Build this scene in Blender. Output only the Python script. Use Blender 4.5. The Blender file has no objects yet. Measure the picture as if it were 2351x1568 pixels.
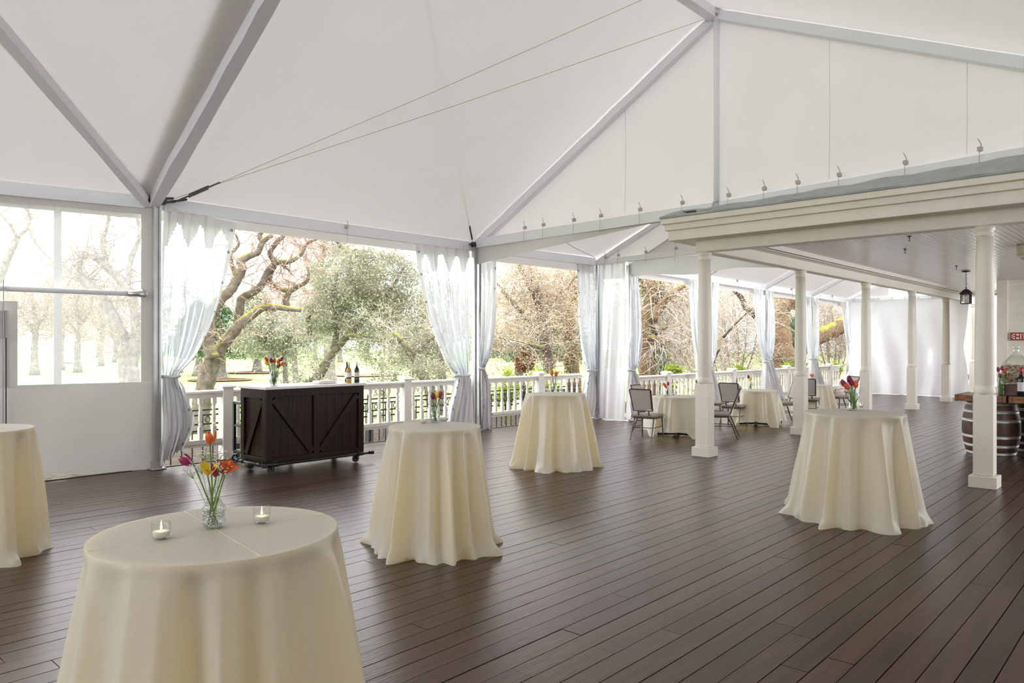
import bpy, math, random
import numpy as np
from mathutils import Vector, Matrix
random.seed(7); RNG = np.random.default_rng(11)
C = bpy.context.scene.collection
SC = bpy.context.scene
PI = math.pi
# ------------------------------------------------------------------ camera
FPX, CX, HY, HC = 1703.0, 1175.5, 793.0, 1.70
YAW = math.radians(47.35)
FW = np.array([math.sin(YAW), math.cos(YAW)]); RT = np.array([math.cos(YAW), -math.sin(YAW)])
cam = bpy.data.cameras.new('camera'); camo = bpy.data.objects.new('camera', cam); C.objects.link(camo)
camo.location = (0, 0, HC); camo.rotation_euler = (PI/2, 0, -YAW)
cam.sensor_width = 36.0; cam.lens = 36.0*FPX/2351.0; cam.shift_y = (HY-784.0)/2351.0
cam.clip_start = 0.05; cam.clip_end = 2000
SC.camera = camo
# ------------------------------------------------------------------ world: bright overcast sky, brighter towards the zenith
W = bpy.data.worlds.new('overcast'); SC.world = W; W.use_nodes = True
nt = W.node_tree; bg = nt.nodes['Background']
tc = nt.nodes.new('ShaderNodeTexCoord'); sx = nt.nodes.new('ShaderNodeSeparateXYZ'); rp = nt.nodes.new('ShaderNodeValToRGB')
nt.links.new(tc.outputs['Generated'], sx.inputs[0]); nt.links.new(sx.outputs['Z'], rp.inputs[0])
rp.color_ramp.elements[0].position = 0.0; rp.color_ramp.elements[0].color = (0.86, 0.88, 0.90, 1)
rp.color_ramp.elements[1].position = 1.0; rp.color_ramp.elements[1].color = (1.0, 1.0, 1.0, 1)
nt.links.new(rp.outputs[0], bg.inputs[0]); bg.inputs[1].default_value = 1.25
SC.view_settings.view_transform = 'Standard'; SC.view_settings.look = 'None'
SC.view_settings.exposure = 2.25; SC.view_settings.gamma = 1.0; SC.view_settings.use_curve_mapping = False
SC.cycles.max_bounces = 10; SC.cycles.diffuse_bounces = 6; SC.cycles.transparent_max_bounces = 24; SC.cycles.glossy_bounces = 4
SC.cycles.caustics_reflective = False; SC.cycles.caustics_refractive = False
SC.cycles.use_denoising = True; SC.cycles.sample_clamp_indirect = 6.0
# ------------------------------------------------------------------ helpers: pixel rays to real planes
def ray(px): return FW + RT*((px-CX)/FPX)
def gp(px, py, z=0.0):
    d = FPX*(HC-z)/(py-HY); p = ray(px)*d
    return (p[0], p[1])
def at(px, py, d):
    p = ray(px)*d
    return (p[0], p[1], HC-(py-HY)*d/FPX)
def onY(px, Y):
    v = ray(px); s = Y/v[1]; return v[0]*s, s
def onX(px, X):
    v = ray(px); s = X/v[0]; return v[1]*s, s
def zat(py, d): return HC-(py-HY)*d/FPX
def onLine(px, p0, u):
    v = ray(px); A = np.array([[v[0], -u[0]], [v[1], -u[1]]]); s = np.linalg.solve(A, np.array(p0[:2], float))
    return s[1], s[0]     # distance along u, depth
# ------------------------------------------------------------------ materials
MATS = {}
def mat(name, col=(.8,.8,.8), rough=.5, metal=0, noise=0, nscale=8, bump=0, bscale=30, stretch=None, col2=None, spec=.5, emit=None, estr=0, coat=0, rnd=0):
    m = bpy.data.materials.new(name); m.use_nodes = True; t = m.node_tree; b = t.nodes['Principled BSDF']
    b.inputs['Base Color'].default_value = (*col, 1); b.inputs['Roughness'].default_value = rough; b.inputs['Metallic'].default_value = metal
    b.inputs['Specular IOR Level'].default_value = spec
    if coat: b.inputs['Coat Weight'].default_value = coat
    if emit: b.inputs['Emission Color'].default_value = (*emit, 1); b.inputs['Emission Strength'].default_value = estr
    g = t.nodes.new('ShaderNodeNewGeometry'); mp = t.nodes.new('ShaderNodeMapping'); t.links.new(g.outputs['Position'], mp.inputs[0])
    if stretch: mp.inputs['Scale'].default_value = stretch
    last = None
    if noise or col2:
        n = t.nodes.new('ShaderNodeTexNoise'); n.inputs['Scale'].default_value = nscale; n.inputs['Detail'].default_value = 5
        t.links.new(mp.outputs[0], n.inputs[0])
        r = t.nodes.new('ShaderNodeValToRGB'); c2 = col2 or tuple(max(0, c*(1-noise)) for c in col)
        r.color_ramp.elements[0].position = .35; r.color_ramp.elements[1].position = .68
        r.color_ramp.elements[0].color = (*c2, 1); r.color_ramp.elements[1].color = (*col, 1)
        t.links.new(n.outputs[0], r.inputs[0]); last = r.outputs[0]
        t.links.new(last, b.inputs['Base Color'])
    if rnd:
        oi = t.nodes.new('ShaderNodeObjectInfo'); ad = t.nodes.new('ShaderNodeMath'); ad.operation = 'ADD'
        fr = t.nodes.new('ShaderNodeMath'); fr.operation = 'FRACT'; mr = t.nodes.new('ShaderNodeMapRange')
        t.links.new(oi.outputs['Random'], ad.inputs[0]); t.links.new(g.outputs['Random Per Island'], ad.inputs[1]); t.links.new(ad.outputs[0], fr.inputs[0])
        t.links.new(fr.outputs[0], mr.inputs[0]); mr.inputs['To Min'].default_value = 1-rnd; mr.inputs['To Max'].default_value = 1+rnd
        hs = t.nodes.new('ShaderNodeHueSaturation'); t.links.new(mr.outputs[0], hs.inputs['Value'])
        if last: t.links.new(last, hs.inputs['Color'])
        else: hs.inputs['Color'].default_value = (*col, 1)
        t.links.new(hs.outputs[0], b.inputs['Base Color'])
    if bump:
        n2 = t.nodes.new('ShaderNodeTexNoise'); n2.inputs['Scale'].default_value = bscale; n2.inputs['Detail'].default_value = 4
        t.links.new(mp.outputs[0], n2.inputs[0])
        bp = t.nodes.new('ShaderNodeBump'); bp.inputs['Strength'].default_value = bump; bp.inputs['Distance'].default_value = .02
        t.links.new(n2.outputs[0], bp.inputs['Height']); t.links.new(bp.outputs[0], b.inputs['Normal'])
    MATS[name] = m
    return m
def mat_trans(name, col, tcol, tfac, clear=0, gloss=0, bump=0, bscale=3, noise=0, ccol=(1, 1, 1), grough=.2):
    """cloth or film: diffuse + translucent, part of it see-through, a little gloss"""
    m = bpy.data.materials.new(name); m.use_nodes = True; t = m.node_tree; t.nodes.remove(t.nodes['Principled BSDF'])
    out = t.nodes['Material Output']
    d = t.nodes.new('ShaderNodeBsdfDiffuse'); d.inputs[0].default_value = (*col, 1)
    tr = t.nodes.new('ShaderNodeBsdfTranslucent'); tr.inputs[0].default_value = (*tcol, 1)
    mx = t.nodes.new('ShaderNodeMixShader'); mx.inputs[0].default_value = tfac
    t.links.new(d.outputs[0], mx.inputs[1]); t.links.new(tr.outputs[0], mx.inputs[2]); last = mx.outputs[0]
    g = t.nodes.new('ShaderNodeNewGeometry')
    if bump:
        n2 = t.nodes.new('ShaderNodeTexNoise'); n2.inputs['Scale'].default_value = bscale; n2.inputs['Detail'].default_value = 4
        t.links.new(g.outputs['Position'], n2.inputs[0])
        bp = t.nodes.new('ShaderNodeBump'); bp.inputs['Strength'].default_value = bump; bp.inputs['Distance'].default_value = .05
        t.links.new(n2.outputs[0], bp.inputs['Height'])
        for x in (d, tr): t.links.new(bp.outputs[0], x.inputs['Normal'])
    if noise:
        n = t.nodes.new('ShaderNodeTexNoise'); n.inputs['Scale'].default_value = .9; n.inputs['Detail'].default_value = 6
        t.links.new(g.outputs['Position'], n.inputs[0]); r = t.nodes.new('ShaderNodeValToRGB')
        r.color_ramp.elements[0].position = .3; r.color_ramp.elements[1].position = .7
        r.color_ramp.elements[0].color = (*[c*(1-noise) for c in col], 1); r.color_ramp.elements[1].color = (*col, 1)
        t.links.new(n.outputs[0], r.inputs[0]); t.links.new(r.outputs[0], d.inputs[0])
    if gloss:
        gl = t.nodes.new('ShaderNodeBsdfGlossy'); gl.inputs['Roughness'].default_value = grough
        fz = t.nodes.new('ShaderNodeFresnel'); fz.inputs[0].default_value = 1.45
        mu = t.nodes.new('ShaderNodeMath'); mu.operation = 'MULTIPLY'; mu.inputs[1].default_value = gloss; t.links.new(fz.outputs[0], mu.inputs[0])
        m3 = t.nodes.new('ShaderNodeMixShader'); t.links.new(mu.outputs[0], m3.inputs[0]); t.links.new(last, m3.inputs[1]); t.links.new(gl.outputs[0], m3.inputs[2]); last = m3.outputs[0]
    if clear:
        tp = t.nodes.new('ShaderNodeBsdfTransparent'); tp.inputs[0].default_value = (*ccol, 1)
        m2 = t.nodes.new('ShaderNodeMixShader'); m2.inputs[0].default_value = clear
        t.links.new(last, m2.inputs[1]); t.links.new(tp.outputs[0], m2.inputs[2]); last = m2.outputs[0]
    t.links.new(last, out.inputs[0]); MATS[name] = m
    return m
def mat_glass(name, tint=(.95, .98, .97), rough=.02, bump=0, bscale=60, lo=.10):
    """thin glass: see-through with a bright rim"""
    m = bpy.data.materials.new(name); m.use_nodes = True; t = m.node_tree; t.nodes.remove(t.nodes['Principled BSDF'])
    out = t.nodes['Material Output']; lw = t.nodes.new('ShaderNodeLayerWeight'); lw.inputs[0].default_value = .25
    tp = t.nodes.new('ShaderNodeBsdfTransparent'); cr = t.nodes.new('ShaderNodeValToRGB'); cr.color_ramp.elements[0].color = (*tint, 1); cr.color_ramp.elements[0].position = .35; cr.color_ramp.elements[1].color = (tint[0]*.42, tint[1]*.47, tint[2]*.45, 1)
    t.links.new(lw.outputs['Facing'], cr.inputs[0]); t.links.new(cr.outputs[0], tp.inputs[0])
    gl = t.nodes.new('ShaderNodeBsdfGlossy'); gl.inputs['Roughness'].default_value = rough
    mr = t.nodes.new('ShaderNodeMapRange'); mr.inputs['To Min'].default_value = lo; mr.inputs['To Max'].default_value = .75
    t.links.new(lw.outputs['Facing'], mr.inputs[0]); mx = t.nodes.new('ShaderNodeMixShader')
    t.links.new(mr.outputs[0], mx.inputs[0]); t.links.new(tp.outputs[0], mx.inputs[1]); t.links.new(gl.outputs[0], mx.inputs[2])
    if bump:
        g = t.nodes.new('ShaderNodeNewGeometry'); v = t.nodes.new('ShaderNodeTexVoronoi'); v.inputs['Scale'].default_value = bscale
        t.links.new(g.outputs['Position'], v.inputs[0]); bp = t.nodes.new('ShaderNodeBump'); bp.inputs['Strength'].default_value = bump; bp.inputs['Distance'].default_value = .01
        t.links.new(v.outputs[0], bp.inputs['Height']); t.links.new(bp.outputs[0], gl.inputs['Normal']); t.links.new(bp.outputs[0], lw.inputs['Normal'])
    t.links.new(mx.outputs[0], out.inputs[0]); MATS[name] = m
    return m
def mat_bark(name, col, col2, moss=None, mz=.35, scale=6):
    m = mat(name, col, .9, noise=1, col2=col2, nscale=scale, bump=.8, bscale=14, spec=.1)
    if moss:
        t = m.node_tree; b = t.nodes['Principled BSDF']; src = b.inputs['Base Color'].links[0].from_socket
        g = t.nodes.new('ShaderNodeNewGeometry'); s = t.nodes.new('ShaderNodeSeparateXYZ'); t.links.new(g.outputs['Normal'], s.inputs[0])
        n = t.nodes.new('ShaderNodeTexNoise'); n.inputs['Scale'].default_value = 2.2; n.inputs['Detail'].default_value = 6; t.links.new(g.outputs['Position'], n.inputs[0])
        ad = t.nodes.new('ShaderNodeMath'); ad.operation = 'MULTIPLY_ADD'; t.links.new(n.outputs[0], ad.inputs[0]); ad.inputs[1].default_value = 1.6; t.links.new(s.outputs['Z'], ad.inputs[2])
        mr = t.nodes.new('ShaderNodeMapRange'); t.links.new(ad.outputs[0], mr.inputs[0]); mr.inputs['From Min'].default_value = 1.0+mz; mr.inputs['From Max'].default_value = 1.35+mz
        mx = t.nodes.new('ShaderNodeMix'); mx.data_type = 'RGBA'; t.links.new(mr.outputs[0], mx.inputs[0]); t.links.new(src, mx.inputs[6]); mx.inputs[7].default_value = (*moss, 1)
        t.links.new(mx.outputs[2], b.inputs['Base Color'])
    return m

mat_trans('tent_fabric', (.74, .715, .70), (.90, .87, .85), .08, bump=.10, bscale=1.6, noise=.05)
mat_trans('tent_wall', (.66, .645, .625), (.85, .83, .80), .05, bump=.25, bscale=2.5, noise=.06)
mat_trans('tent_sleeve', (.93, .94, .97), (.95, .95, .97), .10, bump=.15, bscale=5)
mat_trans('curtain_fabric', (.84, .84, .85), (.92, .92, .93), .17, bump=.2, bscale=5, gloss=.5, grough=.35)
mat_trans('white_drape', (.80, .80, .82), (.92, .92, .94), .15, bump=.5, bscale=1.8, gloss=.4, grough=.35)
mat_trans('curtain_clear', (.84, .88, .94), (.90, .94, 1.0), .20, clear=.24, gloss=.8, bump=.45, bscale=4, grough=.15)
mat_trans('vinyl_clear', (.70, .73, .77), (.93, .95, 1.0), .45, clear=.77, gloss=.6, bump=.25, bscale=2.5, grough=.12)
mat('aluminium', (.62, .63, .64), .32, .9, noise=.12, nscale=4)
mat('dark_steel', (.10, .10, .10), .45, .7, noise=.3, nscale=12)
mat('chrome', (.75, .75, .76), .18, 1)
mat('rope', (.62, .57, .48), .8, noise=.3, nscale=60)
mat('cream_paint', (.82, .77, .68), .42, noise=.05, nscale=3, bump=.05, bscale=40)
mat('cream_siding', (.80, .77, .67), .5, noise=.06, nscale=4, bump=.06, bscale=30, rnd=.03)
mat('rail_paint', (.83, .80, .74), .5, noise=.05, nscale=6)
mat('ceiling_paint', (.70, .655, .63), .26, noise=.05, nscale=3, rnd=.03)
mat('flashing', (.42, .44, .43), .6, noise=.2, nscale=6, bump=.4, bscale=6)
mat('deck_wood', (.082, .038, .026), .30, spec=.6, noise=.5, nscale=9, stretch=(.16, 2.2, 1), bump=.10, bscale=40, rnd=.28, col2=(.045, .020, .0145))
mat('subfloor', (.02, .015, .012), .9, noise=.3, nscale=5)
mat('bar_wood', (.030, .0135, .0085), .42, spec=.16, noise=.5, nscale=8, stretch=(3, 3, .25), bump=.08, bscale=30, rnd=.2)
mat('stone_top', (.80, .80, .78), .25, noise=.05, nscale=6)
mat('black_metal', (.022, .026, .030), .42, .3, noise=.2, nscale=20)
mat('pipe_metal', (.035, .037, .042), .36, .6, noise=.3, nscale=25)
mat('rubber', (.05, .05, .05), .6, noise=.2, nscale=20)
mat_trans('cloth', (.945, .925, .87), (1.0, .86, .44), .50, bump=.06, bscale=60, gloss=.12, grough=.45)
mat('table_wood', (.35, .25, .16), .5, noise=.3, nscale=6)
mat('chair_metal', (.115, .085, .075), .35, .55, noise=.15, nscale=20)
mat('chair_fabric', (.52, .46, .43), .8, noise=.12, nscale=40, bump=.1, bscale=120)
mat('chair_seat', (.33, .27, .235), .75, noise=.12, nscale=40)
mat_glass('vase_glass', (.93, .97, .95), .06, bump=1.0, bscale=110, lo=.16)
mat_glass('plain_glass', (.96, .98, .97), .03, lo=.05)
mat_glass('carboy_glass', (.94, .98, .96), .05, lo=.04)
mat_glass('lantern_glass', (.95, .95, .93), .05, lo=.12)
mat('wax', (.86, .83, .76), .5, noise=.04)
mat('flame', (1, .8, .4), .5, emit=(1, .72, .30), estr=7)
mat('stem', (.20, .33, .07), .5, noise=.25, nscale=30)
mat('leaf_green', (.11, .24, .05), .5, noise=.3, nscale=20)
mat('tulip_red', (.62, .055, .015), .45, noise=.6, nscale=28, col2=(.80, .22, .02))
mat('tulip_orange', (.80, .18, .02), .45, noise=.6, nscale=40, col2=(.55, .03, .01))
mat('tulip_yellow', (.86, .58, .01), .45, noise=.2, nscale=30)
mat('tulip_magenta', (.36, .02, .12), .45, noise=.35, nscale=26)
mat('tulip_purple', (.16, .01, .05), .45, noise=.3, nscale=26)
mat('white_petal', (.82, .82, .76), .6, noise=.1)
mat('wine_dark', (.006, .008, .006), .10, spec=.6, noise=.2)
mat('wine_gold', (.55, .30, .02), .12, noise=.2, nscale=20)
mat('foil', (.70, .70, .66), .3, .5, noise=.1); mat('foil_red', (.42, .03, .04), .35, noise=.15)
mat('label_paper', (.74, .72, .68), .6, noise=.06, nscale=30)
mat('label_dark', (.03, .03, .03), .6, noise=.1, nscale=30)
mat('towel', (.84, .83, .81), .8, noise=.05, nscale=40)
mat('barrel_wood', (.125, .055, .035), .45, noise=.5, nscale=10, stretch=(2.5, 2.5, .4), rnd=.25, bump=.12, bscale=20)
mat('barrel_hoop', (.60, .60, .59), .4, .5, noise=.25, nscale=10)
mat('slab_wood', (.34, .145, .055), .4, noise=.55, nscale=7, stretch=(1, 1, 4), bump=.1, bscale=20, rnd=.12)
mat('box_wood', (.16, .08, .06), .5, noise=.4, nscale=12)
mat('cork', (.74, .58, .42), .85, noise=.35, nscale=60, rnd=.2)
mat('sign_red', (.42, .035, .03), .5, noise=.08, nscale=30)
mat('sign_white', (.82, .80, .76), .5, noise=.04)
mat('lamp_iron', (.018, .015, .013), .5, .4, noise=.2)
mat('grass', (.27, .39, .13), .95, noise=.4, nscale=.35, col2=(.34, .44, .18), spec=.05, bump=.3, bscale=20)
mat('mulch', (.30, .20, .14), .95, noise=.4, nscale=5, spec=.05, bump=.6, bscale=20)
mat('soil', (.105, .085, .068), .95, noise=.55, nscale=9, spec=.05, bump=.9, bscale=25)
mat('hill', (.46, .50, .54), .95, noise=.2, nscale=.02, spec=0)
mat('house_wall', (.75, .74, .70), .7, noise=.06); mat('house_roof', (.42, .42, .43), .8, noise=.2)
MOSS = (.30, .30, .07)
mat_bark('bark_brown', (.20, .165, .135), (.11, .09, .072), MOSS, .12)
mat_bark('bark_grey', (.30, .27, .25), (.17, .15, .14))
mat_bark('bark_dark', (.12, .095, .075), (.06, .05, .04), MOSS, .30)
mat_bark('bark_ivy', (.30, .21, .13), (.13, .085, .05), MOSS, .25, 18)
mat('twig_pale', (.66, .58, .50), .9, spec=.1, noise=.35, nscale=3)
mat('twig_brown', (.44, .34, .27), .9, spec=.1, noise=.35, nscale=3)
mat('twig_pink', (.50, .36, .30), .9, spec=.1, noise=.3, nscale=3)
mat('twig_grey', (.46, .43, .39), .9, spec=.1, noise=.3, nscale=3)
def mat_leaf(name, a, b):
    m = mat(name, a, .65, noise=1, col2=b, nscale=1.4, spec=.2, rnd=.35)
    t = m.node_tree; p = t.nodes['Principled BSDF']; src = p.inputs['Base Color'].links[0].from_socket
    tr = t.nodes.new('ShaderNodeBsdfTranslucent'); t.links.new(src, tr.inputs[0]); mx = t.nodes.new('ShaderNodeMixShader'); mx.inputs[0].default_value = .4
    t.links.new(p.outputs[0], mx.inputs[1]); t.links.new(tr.outputs[0], mx.inputs[2]); t.links.new(mx.outputs[0], t.nodes['Material Output'].inputs[0])
mat_leaf('leaf_olive', (.35, .35, .235), (.27, .27, .195))
mat_leaf('leaf_grey', (.34, .345, .265), (.42, .40, .33))
mat_leaf('leaf_conifer', (.15, .215, .11), (.085, .135, .075))
mat_leaf('leaf_beige', (.68, .56, .36), (.58, .44, .31))
mat_leaf('leaf_pink', (.60, .46, .39), (.54, .39, .33))
mat_leaf('leaf_lime', (.42, .48, .08), (.30, .38, .08))
mat_leaf('leaf_red', (.22, .05, .03), (.30, .12, .05))
mat_leaf('leaf_ivy', (.20, .26, .10), (.40, .28, .16))
mat_leaf('leaf_bluegreen', (.22, .33, .20), (.14, .24, .13))
# ------------------------------------------------------------------ object helpers
def prop(o, label=None, cat=None, group=None, kind=None):
    if label: o['label'] = label
    if cat: o['category'] = cat
    if group: o['group'] = group
    if kind: o['kind'] = kind
    return o
def empty(name, loc=(0, 0, 0), rz=0, parent=None):
    o = bpy.data.objects.new(name, None); C.objects.link(o); o.location = loc; o.rotation_euler = (0, 0, rz); o.empty_display_size = .1
    if parent: o.parent = parent
    return o
def thing(name, label, cat, loc=(0, 0, 0), rz=0, group=None):
    return prop(empty(name, loc, rz), label, cat, group)
def struct(name, loc=(0, 0, 0), label=None):
    return prop(empty(name, loc), label, None, None, 'structure')
def origin(o):
    v = Vector((0, 0, 0))
    while o is not None: v = v+o.location; o = o.parent
    return v
class MB:
    def __init__(s): s.v = []; s.f = []
    def add(s, vs, fs):
        n = len(s.v); s.v += [tuple(x) for x in vs]; s.f += [tuple(i+n for i in f) for f in fs]; return s
    def box(s, c, d, rz=0, ch=0):
        hx, hy, hz = d[0]/2, d[1]/2, d[2]/2; ch = min(ch, hx*.9, hy*.9, hz*.9)
        if ch <= 0:
            vs = [(x, y, z) for z in (-hz, hz) for x, y in ((-hx, -hy), (hx, -hy), (hx, hy), (-hx, hy))]
            fs = [(3, 2, 1, 0), (4, 5, 6, 7), (0, 1, 5, 4), (1, 2, 6, 5), (2, 3, 7, 6), (3, 0, 4, 7)]
        else:
            vs = []
            for z, i in ((-hz, ch), (-hz+ch, 0), (hz-ch, 0), (hz, ch)):
                for x, y in ((-1, -1), (1, -1), (1, 1), (-1, 1)): vs.append((x*(hx-i), y*(hy-i), z))
            fs = [(3, 2, 1, 0), (12, 13, 14, 15)]
            for k in range(3):
                for j in range(4): a = k*4+j; b = k*4+(j+1) % 4; fs.append((a, b, b+4, a+4))
        cs, sn = math.cos(rz), math.sin(rz)
        return s.add([(c[0]+x*cs-y*sn, c[1]+x*sn+y*cs, c[2]+z) for x, y, z in vs], fs)
    def bar(s, p, q, w, h, up=(0, 0, 1), ch=0):
        p, q = Vector(p), Vector(q); d = (q-p); L = d.length; d.normalize(); up = Vector(up)
        a = d.cross(up)
        if a.length < 1e-4: a = d.cross(Vector((1, 0, 0)))
        a.normalize(); b = a.cross(d); m = (p+q)/2
        t = MB().box((0, 0, 0), (L, w, h), 0, ch)
        return s.add([m+d*x+a*y+b*z for x, y, z in t.v], t.f)
    def tube(s, pts, r, n=8, cap=True):
        pts = [Vector(p) for p in pts]; k = len(pts); rs = r if hasattr(r, '__len__') else [r]*k
        vs = []; prev = None
        for i in range(k):
            d = (pts[min(i+1, k-1)]-pts[max(i-1, 0)])
            if d.length < 1e-9: d = Vector((0, 0, 1))
            d.normalize()
            if prev is None:
                ref = Vector((0, 0, 1)) if abs(d.z) < .9 else Vector((1, 0, 0)); a = d.cross(ref).normalized()
            else:
                a = prev-d*prev.dot(d)
                a = a.normalized() if a.length > 1e-6 else d.orthogonal().normalized()
            prev = a; b = d.cross(a)
            for j in range(n): th = 2*PI*j/n; vs.append(pts[i]+(a*math.cos(th)+b*math.sin(th))*rs[i])
        fs = [(i*n+j, i*n+(j+1) % n, (i+1)*n+(j+1) % n, (i+1)*n+j) for i in range(k-1) for j in range(n)]
        if cap: fs += [tuple(range(n-1, -1, -1)), tuple((k-1)*n+j for j in range(n))]
        return s.add(vs, fs)
    def lathe(s, prof, n=24, c=(0, 0, 0), cap=True, mod=None):
        vs = []; k = len(prof)
        for r, z in prof:
            for j in range(n):
                th = 2*PI*j/n; rr = r*(mod(th, z) if mod else 1); vs.append((c[0]+rr*math.cos(th), c[1]+rr*math.sin(th), c[2]+z))
        fs = [(i*n+j, i*n+(j+1) % n, (i+1)*n+(j+1) % n, (i+1)*n+j) for i in range(k-1) for j in range(n)]
        if cap:
            if prof[0][0] > 1e-5: fs.append(tuple(range(n-1, -1, -1)))
            if prof[-1][0] > 1e-5: fs.append(tuple((k-1)*n+j for j in range(n)))
        return s.add(vs, fs)
    def grid(s, fn, nu, nv, skip=None):
        vs = [fn(i/nu, j/nv) for j in range(nv+1) for i in range(nu+1)]
        fs = [(j*(nu+1)+i, j*(nu+1)+i+1, (j+1)*(nu+1)+i+1, (j+1)*(nu+1)+i) for j in range(nv) for i in range(nu) if not skip or not skip((i+.5)/nu, (j+.5)/nv)]
        return s.add(vs, fs)
    def poly(s, pts): return s.add(pts, [tuple(range(len(pts)))])
    def build(s, name, m, parent=None, world=True, smooth=False):
        me = bpy.data.meshes.new(name); off = origin(parent) if (parent is not None and world) else Vector((0, 0, 0))
        me.from_pydata([(x-off.x, y-off.y, z-off.z) for x, y, z in s.v] if off.length > 0 else s.v, [], s.f)
        if smooth: me.polygons.foreach_set('use_smooth', [True]*len(me.polygons))
        me.materials.append(MATS[m]); me.validate()
        o = bpy.data.objects.new(name, me); C.objects.link(o)
        if parent is not None: o.parent = parent
        return o
def clean(me):   # drop vertices no face uses
    pass
def inst(me, name, parent=None, loc=(0, 0, 0), rz=0):
    o = bpy.data.objects.new(name, me); C.objects.link(o); o.location = loc; o.rotation_euler = (0, 0, rz)
    if parent is not None: o.parent = parent
    return o
def copy_tree(o, parent=None):
    c = o.copy(); C.objects.link(c)
    if parent is not None: c.parent = parent
    for ch in list(o.children): copy_tree(ch, c)
    return c
def np_mesh(name, V, F, m, parent=None, smooth=False):
    me = bpy.data.meshes.new(name); n = len(V); k = len(F); w = F.shape[1]
    off = origin(parent) if parent is not None else Vector((0, 0, 0))
    V = V-np.array([off.x, off.y, off.z])
    me.vertices.add(n); me.vertices.foreach_set('co', V.astype(np.float32).ravel())
    me.loops.add(k*w); me.loops.foreach_set('vertex_index', F.astype(np.int32).ravel())
    me.polygons.add(k); me.polygons.foreach_set('loop_start', np.arange(0, k*w, w, dtype=np.int32))
    if smooth: me.polygons.foreach_set('use_smooth', np.ones(k, bool))
    me.update(calc_edges=True); me.materials.append(MATS[m])
    o = bpy.data.objects.new(name, me); C.objects.link(o)
    if parent is not None: o.parent = parent
    return o
def smooth_line(pts, per=5):
    P = [np.array(p, float) for p in pts]
    if len(P) < 3: return [tuple(p) for p in P]
    P = [2*P[0]-P[1]]+P+[2*P[-1]-P[-2]]; out = []
    for i in range(1, len(P)-2):
        for k in range(per):
            t = k/per; a, b, c, d = P[i-1:i+3]
            out.append(tuple(.5*((2*b)+(-a+c)*t+(2*a-5*b+4*c-d)*t*t+(-a+3*b-3*c+d)*t**3)))
    out.append(tuple(P[-2])); return out
# ================================================================== FLOOR: deck planks running along X
floor = struct('floor', (0, 0, 0), 'dark reddish brown plank deck with thin gaps between the boards')
MB().box((10.5, 2.8, -.09), (38, 15.6, .06)).build('subfloor', 'subfloor', floor)
PITCH = .146; planks = []
LENS = [2.44, 3.05, 3.66, 4.27]
pl_me = []
for L in LENS:
    m_ = MB().box((0, 0, -.015), (L-.004, PITCH-.006, .03)); o = m_.build('plank', 'deck_wood', floor); pl_me.append(o.data); bpy.data.objects.remove(o)
rr = random.Random(3)
def pview(x, y):
    d = FW[0]*x+FW[1]*y; l = RT[0]*x+RT[1]*y
    if d < .8: return 0
    px = CX+FPX*l/d; py = HY+FPX*HC/d
    return 0 if (px < -30 or px > 2380 or py > 1600) else 1.0/d**3
for j in range(81):
    y = -1.15+PITCH*(j+.5); x = -1.5-rr.random()*3
    while x < 28.6:
        k = rr.randrange(4); L = LENS[k]
        if x+L > 28.9 and x > 28: break
        sc = sum(pview(x+L*(i+.5)/6, y) for i in range(6))*L
        planks.append((sc, k, x+L/2, y, rr.uniform(-.0012, .0012))); x += L
planks.sort(key=lambda p: -p[0]); rest = MB()
for i, (sc, k, x, y, z) in enumerate(planks):
    if i < 300: inst(pl_me[k], 'plank', floor, (x, y, z))
    else: rest.box((x, y, -.015+z), (LENS[k]-.004, PITCH-.006, .03))
prop(rest.build('plank_field', 'deck_wood', floor), None, None, None, 'stuff')
MB().box((10.0, 10.60, -.10), (37, .04, .22)).build('edge_board', 'deck_wood', floor)
# ================================================================== TENT ROOF
tent = struct('ceiling', (0, 0, 0), 'white fabric frame tent roof with sleeved rafters and tension cables')
YA, ZE, YR, ZR = 10.55, 3.72, 5.36, 6.80
XA, XB = 4.15, 10.35
P1, P2 = Vector((XA, YA, ZE)), Vector((XB, YA, ZE)); R1, R2 = Vector((XA, YR, ZR)), Vector((XB+.05, YR, ZR))
H = Vector((-1.6, YR, ZR)); UL = np.array([-.9755, .22]); E0 = Vector((XA-.9755*11, YA+.22*11, ZE))
def panel(name, a, b, c, d, sag=.10, m='tent_fabric', nu=14, nv=14, parent=tent):
    a, b, c, d = Vector(a), Vector(b), Vector(c), Vector(d)
    def fn(u, v):
        p = (a*(1-u)+b*u)*(1-v)+(d*(1-u)+c*u)*v
        return p+Vector((0, 0, -sag*16*u*(1-u)*v*(1-v)))
    return MB().grid(fn, nu, nv).build(name, m, parent, smooth=True)
panel('roof_panel', P1, P2, R2, R1, .10)
panel('roof_panel', P1, R1, H, P1, .05)
panel('roof_panel', P1, H, E0, P1, .05)
panel('roof_panel', E0, H, Vector((-9, YR, ZR)), E0, .0)
ZS = lambda y: ZR-.449*(YR-y)
panel('roof_panel', (XA, YR, ZR), (XB+.05, YR, ZR), (XB+.05, -3, ZS(-3)), (XA, -3, ZS(-3)), .06)
panel('roof_panel', (-9, YR, ZR), (XA, YR, ZR), (XA, -3, ZS(-3)), (-9, -3, ZS(-3)), .06)
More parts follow.
